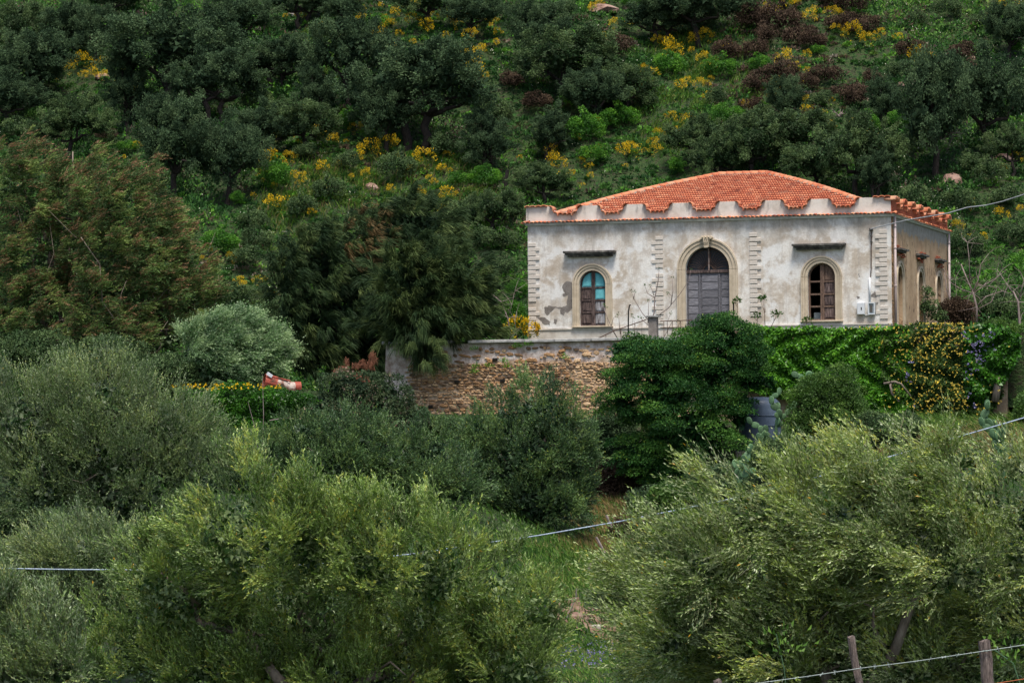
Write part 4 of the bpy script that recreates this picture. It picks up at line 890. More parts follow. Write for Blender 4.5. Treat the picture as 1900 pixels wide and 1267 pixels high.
tree_px('dense_evergreen_tree', 'dense dark green evergreen tree with rounded tufts hiding the foot of the villa door', 'tree', DARK, 137, (1290, 900), puff_crown, 'carob', .28, 5, nc=400, rc=.62, npl=330, ls=.085, lw=.05, cap=1, squash=.62, lo=.66, tint=(.05, .85), fill=9000, fillsize=.28, tips=.05)
tree_px('leafy_tree', 'mid green leafy tree in front of the ivy wall, right of the blue-grey tank', 'tree', [(1512, 750, 50, 58), (1548, 722, 52, 46), (1565, 790, 55, 65), (1510, 815, 60, 58), (1535, 860, 75, 50), (1490, 775, 34, 45)], 131, (1530, 900), puff_crown, 'bushy', .15, 5, nc=420, rc=.30, npl=75, ls=.09, lw=.05, tint=(.05, .95), fill=4000, fillsize=.22, wind=(-.3, 0, .2))
CL = [(540, 520, 30, 50), (595, 500, 70, 70), (570, 560, 58, 70), (650, 460, 60, 60), (700, 430, 60, 55), (770, 410, 62, 52), (800, 440, 50, 45), (650, 560, 90, 80), (720, 500, 80, 70), (600, 630, 70, 55), (680, 640, 70, 50), (560, 650, 35, 40)]
CL = [(a, b_ + (22 if b_ < 480 else 8), c_, d_) for a, b_, c_, d_ in CL]
tree_px('casuarina_tree', 'tall drooping casuarina with a brown patch, left of the villa beyond the stone wall', 'tree', CL, 153, (620, 720), wand_crown, 'needle', .3, 6, 'bark', .3, None, .8, nb=330, nc=3000, per=14, ln=.75, w=.014, wind=(.5, 0, 0), droop=.5, bl=.95, br=.42, tint=(.1, .75), brown=(at(685, 450, 152), 1.5), fill=12000, fillsize=.26)
CR = [(790, 560, 85, 75), (850, 520, 55, 60), (830, 590, 70, 55), (760, 590, 50, 45), (880, 570, 42, 55), (780, 500, 50, 45), (738, 582, 40, 28), (800, 596, 80, 22)]
CR = [(a - 8, b_ + (14 if b_ < 560 else 4), c_ * .9, d_ * .92) for a, b_, c_, d_ in CR if a < 870]
tree_px('casuarina_tree', 'nearer drooping casuarina whose shoots hang over the stone wall coping', 'tree', CR, 147.5, (810, 640), wand_crown, 'needle', .24, 6, 'bark', .25, None, .7, base=(*at(810, 640, 148)[:2], TOPZ), nb=240, nc=2300, per=14, ln=.72, w=.013, wind=(.2, 0, 0), droop=.42, bl=1.1, br=.42, tint=(.12, .9), fill=8000, fillsize=.26)
B = blobs_px([(790, 655, 18, 24, -2.6)], 147.5); o = plant('hanging_branch', B[0][:3] + [0, 0, 1], wand_crown(B, 8, 60, 22, .7, .009, (0, 0, 0), .75, (.3, .8), 0, bl=.4, br=.2), M['needle'], 'casuarina branch tip hanging in front of the stone wall', 'branch', crown='needles')
for i, (cx, cy, w_, h_) in enumerate(((652, 688, 12, 18), (685, 690, 15, 20), (665, 715, 8, 12))):
    B = blobs_px([(cx, cy, w_, h_)], 144); L = wand_crown(B, 5, 30, 20, .5, .010, (0, 0, 0), .8, (.2, .8), 0, bl=.3, br=.15); tag(link('dead_branch', L.mesh('dead', B[0][:3]), M['dead'], None, B[0][:3]), ('rust-brown dead fronds left of the pair at the end of the stone wall', 'rust-brown dead fronds nearest the end of the stone wall', 'smallest rust-brown dead fronds, below the others')[i], 'dead branch')
PT = [(415, 640, 85, 62), (370, 665, 55, 55), (475, 655, 62, 58), (430, 615, 60, 42), (400, 690, 80, 35), (480, 690, 50, 35)]
tree_px('windblown_pale_tree', 'silvery pale green tree bowed by the wind left of the casuarina', 'tree', PT, 150, (430, 722), olive_crown, 'pale', .16, 5, 'bark_pale', .3, nb=150, nc=1500, ns=5, nl=10, ll=.10, lw=.045, bl=.45, br=.32, wind=(.6, 0, -.1), up=.3, slen=(.25, .5), tint=(.05, .9), fill=3500, fillsize=.24, yellow=0)
# reddish feathery trees on the left
def feather(B, nb, nc, ns, nl):
    L = Leaves(); C, A, ct, O, tb, B2 = boughs(B, nb, nc, 1.1, .38, (0, 0, .75), (-.15, 0, 0), .6, .35, .7, (.05, .62), ext=.45)
    k = np.repeat(np.arange(nc), ns); n = len(k); off = rdir(n) * NR.random((n, 1)) ** .5 * .2
    U = nrm(A[k] * .45 + np.array([.85, -.1, .15]) + NR.normal(size=(n, 3)) * .2); sl = NR.uniform(.3, .65, n); P0 = C[k] + off
    L.strip(P0, P0 + U * sl[:, None], .006, .003, .97)
    j = np.repeat(np.arange(n), nl); t = (np.tile(np.arange(nl), n) + NR.random(n * nl)) / nl
    red = (NR.random(n) < np.clip((tb[k] - .45) * .9 * (O[k][:, 2] * .55 + .58), .03, .55))
    tt = np.where(red[j], NR.uniform(.78, .95, len(j)), np.clip(ct[k][j] + NR.normal(size=len(j)) * .07, .05, .68))
    Q = P0[j] + U[j] * (t * sl[j])[:, None] + np.array([0, 0, -.12]) * (t ** 2)[:, None]
    L.leaf(Q, U[j] + rdir(len(j)) * .5, .14 * NR.uniform(.6, 1.2, len(j)), .045, tt, np.tile([0., 0, 1], (len(j), 1)), .4)
    shade_fill(L, B2, 2600, .27, .08); return L
def polyline_tree(m, polys, Y, r0):
    for k_, (pl_, rr) in enumerate(polys):
        q = []; dy = NR.uniform(-1.2, .6)
        for x, y_ in pl_: q.append(at(x, y_, Y + dy))
        m.tube(q, list(np.linspace(rr, rr * .45, len(q))), 6)
def big(name, label, blobs, Y, base_px, polys, nc):
    B = blobs_px(blobs, Y, .7); B[:, 3:] *= 1.1; b_ = at(*base_px, Y); b_[2] = G(b_[0], b_[1]); L = feather(B, nc // 4, int(nc * 2.3), 4, 11)
    m = woody(b_, B, .3, 6, .3); polyline_tree(m, [(p_, r_ * .3) for p_, r_ in polys], Y - .5, .12); return plant(name, b_, L, M['feather'], label, 'tree', m, M['bark_pale'])
big('feathery_tree', 'tall windblown feathery tree with red-brown tips at the left edge', [(40, 340, 85, 62), (130, 330, 70, 40), (100, 400, 100, 70), (60, 480, 110, 80), (150, 480, 80, 70), (60, 590, 120, 80), (150, 570, 70, 70)], 161, (95, 690), [([(95, 690), (88, 640), (75, 560), (60, 480), (30, 380)], .13), ([(84, 610), (75, 540), (100, 470), (90, 400)], .09), ([(60, 480), (20, 440)], .05), ([(130, 600), (120, 520), (150, 440)], .06)], 950)
big('feathery_tree', 'windblown feathery tree with exposed forked pale branches between the left-edge tree and the casuarina', [(210, 380, 85, 60), (260, 400, 60, 55), (250, 470, 110, 70), (330, 500, 62, 55), (240, 560, 110, 70), (330, 580, 62, 55), (375, 560, 32, 55), (260, 640, 110, 50), (170, 640, 60, 50)], 157, (262, 700), [([(262, 700), (245, 650), (218, 600), (190, 560), (185, 490), (150, 440)], .13), ([(190, 560), (188, 500), (172, 455), (178, 400)], .08), ([(262, 690), (300, 640), (268, 600), (290, 560), (330, 510), (350, 480)], .12), ([(216, 600), (225, 545), (235, 520)], .07), ([(300, 570), (350, 515), (385, 470), (400, 430)], .05), ([(185, 490), (150, 450), (90, 390)], .05), ([(375, 640), (400, 560), (408, 530), (405, 510)], .035)], 1250)
for i, (x, y_, lb) in enumerate(((60, 655, 'dark leafy bush at the foot of the left-edge feathery tree'), (200, 665, 'dark leafy bush at the foot of the forked feathery tree'), (330, 700, 'dark leafy bush below the windblown pale tree'))):
    tree_px('understorey_bush', lb, 'bush', [(x, y_, 75, 45), (x + 50, y_ + 20, 50, 35)], 156 - i * 3, (x, y_ + 50), puff_crown, 'oak_green', .06, 3, nc=120, rc=.4, npl=80, ls=.12, fill=1500)
# bare trees and scrub right of the villa
def bare_tree(base_px, polys, Y, label, r=.06, gz=None):
    P = [[at(x, y_, Y + k_ * .12) for x, y_ in pl_] for k_, pl_ in enumerate(polys)]; b_ = P[0][0].copy(); o = empty('bare_tree', b_, label=label, cat='tree'); m = MB()
    for k_, q in enumerate(P): m.tube(q, list(np.linspace(r if k_ == 0 else r * .45, r * (.4 if k_ == 0 else .15), len(q))), 6)
    offset(m, b_); tr_ = m.build('trunk', M['twig'], o, smooth=True); tw = MB()
    for q in P:
        for _ in range(7):
            i = R.randrange(len(q)); a = np.array(q[i]); v = nrm(NR.normal(size=3) + [0, 0, .5]); tw.tube([a, a + v * .35 + [0, 0, .05], a + v * .7 + NR.normal(size=3) * .1], [.012, .009, .004], 4)
    offset(tw, b_).build('twigs', M['twig'], o); return o
bare_tree((1812, 600), [[(1812, 610), (1812, 570), (1806, 545), (1795, 520), (1783, 490)], [(1812, 568), (1830, 550), (1860, 540), (1885, 548)], [(1806, 545), (1780, 535), (1765, 525), (1752, 500)], [(1805, 540), (1815, 520), (1820, 490), (1835, 470)], [(1806, 545), (1825, 530), (1850, 515), (1860, 500)], [(1800, 528), (1798, 480), (1795, 450)], [(1812, 575), (1840, 560), (1850, 535)]], 156, 'bare whitish tree with forked branches just right of the villa')
bare_tree((1890, 640), [[(1893, 660), (1892, 600), (1889, 560), (1880, 540)], [(1890, 560), (1900, 520), (1905, 490)], [(1889, 556), (1870, 530), (1850, 500)]], 146, 'thin bare trunk at the right edge beside the creeper', .07)
bare_tree((1770, 600), [[(1770, 605), (1767, 570), (1757, 540), (1752, 505)], [(1767, 570), (1775, 545), (1772, 520)]], 158, 'small bare stem against the far corner of the villa', .04)
tree_px('wall_vine', 'leafy vine climbing the side wall of the villa between its arched niches', 'vine', [(1725, 575, 18, 22), (1720, 545, 8, 20), (1745, 590, 22, 14), (1690, 592, 20, 10), (1665, 590, 10, 10)], 153.5, (1725, 600), puff_crown, 'oak_green', .03, 3, base=(*at(1725, 600, 153.5)[:2], TOPZ), deep=.35, nc=60, rc=.2, npl=26, ls=.12, tint=(.3, .95), fill=150, fillsize=.15, back=1)
for i, (x, y_, rx, ry, Y, mt, lb) in enumerate(((522, 745, 40, 13, 142.3, 'bushy', 'weedy growth burying the lower side of the rusty wreck'), (1775, 580, 35, 28, 158, 'brown_shrub', 'dry brown bush beside the far corner of the villa'), (1845, 575, 50, 32, 160, 'oak_green', 'green bush behind the bare whitish tree'), (1890, 505, 28, 40, 178, 'bright', 'fresh green bush at the right edge behind the thin bare trunk'), (945, 590, 30, 34, 156, 'bright', 'fresh green bush between the casuarina and the villa'), (1858, 612, 36, 22, 150, 'bushy', 'leafy mound above the far right corner of the garden wall'))):
    tree_px('terrace_bush', lb, 'bush', [(x, y_, rx, ry), (x + rx * .5, y_ + 8, rx * .6, ry * .7)], Y, (x, y_ + ry), puff_crown, mt, .05, 3, nc=80, rc=.3, npl=70, ls=.11, tint=(.1, .9), fill=600, fillsize=.2, base=(*at(x, y_ + ry, Y)[:2], at(x, y_ + ry, Y)[2] - .2))
def broom_at(P, s, label, group=None, name='broom_bush', tall=1.):
    n = int(280 * s + 120); B = np.array([[*P, s, s * .8, s * .75 * tall], [P[0] + s * .5, P[1], P[2] + s * .2, s * .6, s * .5, s * .5 * tall]])
    L = Leaves(); C, O = shell(B, 26, .7, 1., .6, .7); k_ = np.repeat(np.arange(26), n // 14); off = rdir(len(k_)) * .22 * s; up = np.clip(O[k_][:, 2], 0, 1)
    yel = NR.random(26)[k_] < .9 * (up + .45); L.leaf(C[k_] + off, O[k_] + [0, 0, .8] + rdir(len(k_)) * .5, .12 * NR.uniform(.6, 1.2, len(k_)), .06, np.where(yel & (NR.random(len(k_)) < .75), NR.uniform(.6, 1, len(k_)), NR.uniform(.05, .45, len(k_)))); return L
for x, y_, s, lb in ((958, 600, .55, 'orange-yellow broom at the left foot of the villa facade'), (985, 605, .35, 'small yellow weed clump on the coping by the villa corner')):
    P = at(x, y_ + 8, 151); P[2] = max(P[2], TOPZ); tag(link('broom_bush', broom_at(P, s, lb).mesh('broom', P), M['broom'], None, P), lb, 'bush')
bare_tree((945, 620), [[(948, 628), (942, 590), (930, 560), (912, 545)], [(942, 590), (950, 565), (955, 540)], [(960, 628), (955, 595), (945, 575)]], 150, 'bare white sapling standing behind the coping left of the villa', .035)
# hedge, wreck, wild shrubs left of the stone wall
tree_px('hedge', 'low bright green hedge with small yellow flowers between the left olive and the stone wall', 'hedge', [(360, 745, 45, 28), (430, 745, 60, 38), (500, 750, 60, 32), (400, 785, 70, 35), (480, 790, 70, 32), (560, 750, 40, 25)], 141, (440, 820), puff_crown, 'ivy', .06, 4, nc=330, rc=.27, npl=70, ls=.10, lw=.07, tint=(.0, .5), fill=2500, fillsize=.2)
P = [at(R.uniform(320, 520), R.uniform(712, 722), 139.6) for _ in range(70)]; C = np.repeat(np.array(P), 4, 0); L = Leaves(); L.leaf(C, rdir(len(C)), .08, .06, NR.uniform(.75, 1, len(C)))
tag(link('hedge_flowers', L.mesh('hedge_flowers', C[0]), M['broom'], None, C[0]), 'scattered yellow flowers along the top of the green hedge', 'flowers', kind='stuff')
wk = at(523, 716, 143.5); wr = empty('rusty_wreck', wk, .25, label='overturned rusty red and white sheet-metal wreck beside the casuarina', cat='wreck')
m = MB(); n = 14
def shell_part(x0, x1, r, a0, a1, z=0): 
    q = MB(); q.ring([(r * .93 * math.cos(a), z + r * .93 * math.sin(a)) for a in np.linspace(a0, a1, 12)], [(r * math.cos(a), z + r * math.sin(a)) for a in np.linspace(a0, a1, 12)], x0, x1); q.v = [(y_, x, z_) for x, y_, z_ in q.v]; return q
shell_part(-.78, -.25, .33, -.6, 3.6).build('bonnet', M['rust_red'], wr, rot=(0, .25, 0)); shell_part(-.3, .15, .31, -.3, 3.4).build('side_panel', M['wreck_white'], wr, rot=(0, .2, .1)); shell_part(.16, .52, .27, -.4, 3.5).build('side_panel', M['wreck_white'], wr, loc=(0, 0, -.04), rot=(0, .12, 0)); shell_part(.53, .78, .24, -.4, 3.5).build('tail_panel', M['rust_red'], wr, loc=(0, 0, -.06))
MB().tube([(-.6, -.2, .42), (.3, -.25, .2)], .035, 6).build('bent_tube', M['rust_red'], wr); MB().box(-.85, -.6, -.34, -.30, -.02, .12, .01).build('lamp_panel', M['box_white'], wr, rot=(0, .6, 0)); MB().tube([(-.05, -.33, .0), (-.05, -.36, .0)], .1, 12).build('round_hole', M['iron'], wr)
tree_px('wild_shrub', 'dark wild shrub with pinkish buds growing up against the stone wall', 'shrub', [(650, 720, 60, 40), (720, 740, 45, 50), (620, 770, 60, 45), (700, 800, 70, 50), (760, 790, 40, 40)], 138, (680, 850), puff_crown, 'flower_shrub', .07, 4, nc=280, rc=.3, npl=70, ls=.10, tint=(.1, .9), fill=2500, fillsize=.22)
for i, (pl_, lb) in enumerate((([(487, 845), (489, 770), (487, 695)], 'tall thin upright stick beside the green hedge'), ([(478, 830), (472, 790), (460, 745)], 'leaning thin stick left of the tall upright stick'), ([(500, 780), (530, 775), (545, 776)], 'fallen bare branch at the right end of the hedge'))):
    q = [at(x, y_, 118) for x, y_ in pl_]; tag(offset(MB().tube(q, [.018, .013, .006], 6), q[0]).build('bare_stick', M['twig'], loc=q[0]), lb, 'stick')
# tank
tk = at(1410, 790, 138.5); t = empty('water_tank', tk, label='blue-grey domed water tank half hidden under the dark tree', cat='tank')
prof = [(.84, -1.), (.84, .75), (.80, .92), (.66, 1.06), (.4, 1.13), (.12, 1.15)]; m = MB(); n = 36
m.add([(r_ * math.cos(2 * math.pi * i / n), r_ * math.sin(2 * math.pi * i / n), z_) for r_, z_ in prof for i in range(n)], [(j * n + i, j * n + (i + 1) % n, (j + 1) * n + (i + 1) % n, (j + 1) * n + i) for j in range(len(prof) - 1) for i in range(n)] + [tuple(range(5 * n, 6 * n))]); MB().box(-1, 1, -1, 1, -4, -1.001).build('plinth', M['concrete'], t); m.build('tank_shell', M['tank'], t, smooth=True)
for z_ in (0, .4): MB().tube([(.85 * math.cos(a), .85 * math.sin(a), z_) for a in np.linspace(0, 2 * math.pi, 37)], .02, 5, False).build('rib', M['tank'], t, smooth=True)
# prickly pears: pads are parts
def pad_mesh():
    m = MB(); n = 12; vs = []
    for yy, sc in ((-.035, .8), (-.012, 1), (.012, 1), (.035, .8)):
        for k_ in range(n): a = 2 * math.pi * k_ / n; vs.append((.5 * sc * (.62 + .06 * math.sin(a)) * math.cos(a), yy, .5 + .5 * sc * math.sin(a)))
    fs = [(j * n + k_, j * n + (k_ + 1) % n, (j + 1) * n + (k_ + 1) % n, (j + 1) * n + k_) for j in range(3) for k_ in range(n)] + [tuple(range(n))[::-1], tuple(range(3 * n, 4 * n))]
    return m.add(vs, fs).mesh('pad', True)
PAD = pad_mesh(); PAD.materials.append(M['cactus'])
def cactus(px_, py_, Y, n, s, label, spread=1.5):
    b_ = at(px_, py_, Y); g0 = float(G(b_[0], b_[1])); o = empty('prickly_pear', b_, label=label, cat='cactus'); tips = [(np.zeros(3), 0.)]
    stem = MB().tube([(0, 0, g0 - b_[2] if g0 < b_[2] else -.1), (0, 0, .05)], .06, 7).build('stem', M['cactus'], o) if g0 < b_[2] - .05 else None
    c0 = 0
    while c0 < n:
        p, tilt = tips[R.randrange(len(tips))] if len(tips) > 3 else tips[R.randrange(len(tips))]
        a = R.gauss(0, .6) * spread + tilt * .4; a = max(-1.35, min(1.35, a)); sz = s * R.uniform(.75, 1.1); rz_ = R.uniform(-.9, .9)
        link('pad', PAD, None, o, p, (R.uniform(-.25, .25), a, rz_), (sz * 1.15, sz * 1.3, sz)); e = np.array([math.sin(a) * math.cos(rz_), math.sin(a) * math.sin(rz_), math.cos(a)]) * sz * .9
        tips.append((p + e, a)); c0 += 1
cactus(1408, 818, 131.5, 24, .32, 'prickly pear cluster standing right in front of the blue-grey tank'); cactus(1440, 790, 132, 12, .36, 'prickly pear with tall pads between the tank and the leafy tree')
cactus(1368, 900, 110, 14, .34, 'prickly pear at the left tip of the right-hand olive'); cactus(1862, 845, 118, 22, .40, 'prickly pear on the bare bank at the right edge'); cactus(1800, 862, 117, 9, .34, 'small prickly pear peeping over the top of the right-hand olive')
cactus(1205, 1000, 96, 12, .30, 'prickly pear on the shaded bank in the gap between the two big olives'); cactus(1505, 725, 133, 8, .4, 'prickly pear pads poking out of the top of the leafy tree')

# ================================================================ olives
OLIVES = []
def olive(label, blobs, Y, base_px, mat, **k): return tree_px('olive_tree', label, 'tree', blobs, Y, base_px, olive_crown, mat, k.pop('tr', .22), 6, 'bark_pale', .3, None, k.pop('deep', .85), **k)
olive('grey-green olive spreading along the foot of the stone wall, centre of the slope', [(940, 790, 60, 60), (1010, 775, 85, 75), (970, 850, 115, 85), (900, 880, 75, 75), (1050, 840, 65, 85), (1000, 930, 110, 75), (890, 810, 50, 55)], 122, (980, 1010), 'olive_dull', nb=300, nc=2400, ns=4, nl=11, ll=.085, lw=.034, up=.5, slen=(.15, .35), tint=(.05, .85), fill=6000, fillsize=.22, yellow=.02, bl=.55, br=.42, rc=.2)
olive('dull olive thicket between the green hedge and the stone wall', [(640, 815, 90, 50), (560, 810, 60, 45), (720, 850, 90, 60), (800, 845, 60, 60), (620, 870, 120, 55), (500, 840, 50, 40), (780, 905, 90, 60), (850, 900, 60, 60)], 116, (650, 930), 'olive_dull', nb=300, nc=2200, ns=4, nl=11, ll=.085, lw=.034, up=.6, slen=(.2, .4), tint=(.15, .88), fill=5500, fillsize=.22, bl=.55, br=.42, rc=.2)
olive('large round grey-green olive at the left edge in the middle distance', [(60, 800, 130, 110), (180, 760, 130, 90), (300, 810, 115, 95), (210, 850, 150, 110), (80, 890, 120, 100), (340, 870, 90, 80), (230, 930, 120, 85), (20, 770, 80, 60), (400, 850, 40, 50)], 99, (200, 1000), 'olive_grey', nb=400, nc=3100, ns=4, nl=13, ll=.075, lw=.024, wind=(-.05, 0, 0), up=.8, slen=(.2, .5), tint=(.08, .85), fill=8000, fillsize=.2, bl=.65, br=.42, rc=.2)
olive('pale olive low at the left edge behind the near cable', [(130, 1050, 120, 85), (40, 1070, 90, 70), (210, 1040, 80, 70), (120, 1130, 130, 70), (230, 1120, 70, 70)], 74, (130, 1200), 'olive_grey', nb=220, nc=1800, ns=4, nl=13, ll=.068, lw=.018, wind=(-.2, 0, 0), up=.7, slen=(.15, .35), tint=(.15, .9), fill=3500, fillsize=.16, bl=.45, br=.32, rc=.15)
olive('silvery olive filling the bottom left corner', [(50, 1190, 100, 75), (-20, 1150, 70, 70), (110, 1240, 90, 70), (20, 1270, 120, 70)], 50, (40, 1400), 'olive_grey', nb=110, nc=900, ns=4, nl=15, ll=.068, lw=.018, wind=(-.35, 0, 0), up=.8, slen=(.15, .4), tint=(.1, .9), fill=2500, fillsize=.11, bl=.4, br=.25, rc=.1, tr=.14)
FG = [(960, 1240, 90, 90, .2), (1000, 1130, 60, 70, 0), (450, 1000, 140, 140, -0.3), (560, 1000, 120, 125, -0.3), (690, 1030, 130, 135, -0.3), (800, 1060, 120, 125, -0.3), (330, 1090, 140, 140, 0.7), (900, 1120, 120, 120, 0.7), (970, 1190, 95, 95, 1.5), (560, 1150, 210, 150, 1.5), (760, 1190, 190, 120, 1.5), (260, 1200, 125, 115, 1.5), (420, 1240, 200, 100, 1.5), (640, 1270, 240, 90, 1.5), (880, 1260, 160, 90, 1.5), (160, 1250, 100, 70, 1.5)]
olive('big sunlit olive filling the foreground left of centre', FG, 56, (600, 1420), 'olive_lit', back=.2, nb=520, nc=5600, ns=4, nl=15, ll=.072, lw=.019, wind=(-.1, 0, 0), up=.8, slen=(.12, .34), tint=(.08, .86), fill=12000, fillsize=.11, yellow=.006, bl=.5, br=.27, rc=.11)
FR = [(1905, 1030, 90, 100, -0.3), (1245, 1180, 95, 110, 0), (1420, 1225, 130, 100, .2), (1880, 870, 50, 45, -0.3), (1900, 1180, 90, 110, .3), (1640, 1240, 180, 90, .6), (1790, 860, 70, 50, -.3), (1300, 1060, 125, 110, -0.3), (1210, 1100, 90, 110, 0.7), (1390, 955, 100, 105, -0.3), (1470, 965, 110, 95, -0.3), (1360, 1080, 140, 110, 0.7), (1600, 905, 90, 85, -0.3), (1690, 895, 120, 95, -0.3), (1560, 980, 140, 110, -0.3), (1800, 940, 140, 105, -0.3), (1880, 950, 100, 90, -0.3), (1720, 1040, 190, 130, -0.3), (1500, 1120, 200, 130, 0.7), (1860, 1110, 140, 140, 0.7), (1650, 1180, 230, 130, 1.5), (1280, 1200, 140, 110, 1.5), (1430, 1240, 190, 90, 1.5), (1820, 1250, 170, 90, 1.5), (1600, 1270, 170, 70, 1.5)]
olive('big windswept olive filling the right foreground behind the barbed wire', FR, 50, (1550, 1450), 'olive_wind', back=.2, nb=650, nc=6300, ns=4, nl=15, ll=.072, lw=.019, wind=(-.55, 0, 0), up=.55, slen=(.14, .42), tint=(.05, .9), fill=13000, fillsize=.11, yellow=.008, bl=.55, br=.27, rc=.11)

# ================================================================ path and bank in the gap, grass
def grass(name, pts, n, ln, tint, label, cat='grass', w=.012, lean=(-.2, 0, 0), sp=.3, kind='stuff', mat='grass'):
    k_ = NR.integers(0, len(pts), n); P = np.array(pts)[k_] + NR.normal(size=(n, 3)) * sp; P[:, 2] = G(P[:, 0], P[:, 1]) - .02
    D = nrm(NR.normal(size=(n, 3)) * .35 + [0, 0, 1] + np.array(lean)); l = ln * NR.uniform(.5, 1.2, n)[:, None]; L = Leaves(); t_ = NR.uniform(*tint, n)
    Q = P + D * l * .5; L.strip(P, Q, w, w * .9, t_); D2 = nrm(D + np.array(lean) * 1.3 + [0, 0, -.35]); L.strip(Q, Q + D2 * l * .5, w * .9, w * .2, t_)
    b_ = P[0]; return tag(link(name, L.mesh(name, b_), M[mat], None, b_), label, cat, kind=kind)
def line_hits(x0, x1, y0, y1, n): return [hit(R.uniform(x0, x1), R.uniform(y0, y1), 62) for _ in range(n)]
grass('bank_grass', line_hits(1640, 1950, 735, 800, 120), 12000, .55, (.2, .78), 'long green grass bending in the wind below the roses', lean=(-.5, 0, 0), sp=.5)
grass('dry_grass', line_hits(1640, 1950, 790, 850, 80), 4500, .4, (.75, .95), 'reddish dry grass on the bank at the right', lean=(-.3, 0, 0), sp=.5)
grass('verge_grass', line_hits(1000, 1160, 1010, 1110, 80), 6000, .34, (.35, .88), 'fresh green and yellowing weeds in the gap between the big olives', w=.014, sp=.4)
grass('brown_grass', line_hits(1080, 1220, 900, 1040, 90), 7000, .45, (.84, .96), 'matted brown grass on the shaded bank under the dark tree', w=.01, sp=.5)
grass('bank_weeds', line_hits(1000, 1240, 860, 1060, 120), 8000, .35, (.05, .6), 'dark green weeds over the shaded bank', w=.02, sp=.6)
P_ = np.stack([NR.uniform(-14, 20, 620), NR.uniform(60, 144, 620), np.zeros(620)], 1); P_ = P_[~((np.abs(P_[:, 0] - 1.6) < 3.6) & (P_[:, 1] > 68) & (P_[:, 1] < 93))]; P_ = P_[w2loc(P_[:, 0], P_[:, 1])[1] < WALLD - .4]
grass('ground_weeds', P_, 34000, .42, (.0, .55), 'dark weeds and long grass covering the slope below the retaining wall', w=.022, sp=1.0)
grass('near_grass', line_hits(1040, 1150, 1185, 1267, 60), 3000, .22, (.25, .85), 'grass and wildflowers at the bottom of the gap', sp=.35)
fl_ = line_hits(1040, 1140, 1200, 1250, 60); C = np.repeat(np.array(fl_) + [0, 0, .2], 4, 0) + NR.normal(size=(240, 3)) * .03; L = Leaves(); L.leaf(C, rdir(240), .05, .04, NR.uniform(.9, 1., 240)); tag(link('purple_flowers', L.mesh('fl', C[0]), M['rose'], None, C[0]), 'small purple flowers in the grass at the bottom of the gap', 'flowers', kind='stuff')
h = hit(1085, 1160, 70); b_ = empty('concrete_step', h + [0, 0, -.05], .1, label='short pale concrete step on bare earth between the two big olives', cat='step')
MB().box(-.6, .45, -.15, .15, -.3, .06, .02).build('slab', M['concrete'], b_); MB().box(-.3, .1, -.5, -.16, -.4, -.08, .02).build('lower_slab', M['concrete'], b_)
m = MB(); xs = np.linspace(-1.4, 1.4, 24); ys = np.linspace(-1.6, 3.4, 24)
bx, by = float(h[0]) - .2, float(h[1]); m.v = [(x, y_, float(G(bx + x, by + y_)) - float(h[2]) + .03 + .05 * math.sin(x * 5 + y_ * 3) - .12 * (abs(x) > 1.2)) for y_ in ys for x in xs]; m.f = [(j * 24 + i, j * 24 + i + 1, (j + 1) * 24 + i + 1, (j + 1) * 24 + i) for j in range(23) for i in range(23)]
tag(m.build('earth_patch', M['soil'], loc=(bx, by, float(h[2])), smooth=True), kind='structure')
for i in range(9):
    q = hit(R.uniform(1050, 1130), R.uniform(1115, 1160), 70); v = MB().add([tuple(p * R.uniform(.85, 1.15) for p in vv) for vv in ((-.2, -.15, -.1), (.2, -.15, -.1), (.2, .15, -.1), (-.2, .15, -.1), (-.14, -.1, .12), (.13, -.09, .1), (.12, .1, .13), (-.12, .1, .1))], [(0, 3, 2, 1), (4, 5, 6, 7), (0, 1, 5, 4), (1, 2, 6, 5), (2, 3, 7, 6), (3, 0, 4, 7)])
    tag(v.build('bank_rock', M['rock'], loc=q, rot=(0, 0, R.random() * 3)), 'small brown rock on the bare earth above the concrete step', 'rock', 'rocks on the bare earth')
for pl_, lb in (([(1135, 978), (1125, 955)], 'pale stake leaning on the bank, upper of the three'), ([(1122, 1025), (1106, 996)], 'pale stake leaning on the bank below the upper one'), ([(1092, 1055), (1100, 1040)], 'short pale stake lowest on the bank'), ([(1052, 1145), (1068, 1110), (1070, 1090)], 'curved white twig rising over the bare earth')):
    q = [at(x, y_, 93 if pl_[0][1] < 1100 else 76) for x, y_ in pl_]; tag(offset(MB().tube(q, .035 if len(q) == 2 else .012, 6), q[0]).build('stake', M['twig'], loc=q[0]), lb, 'stake')
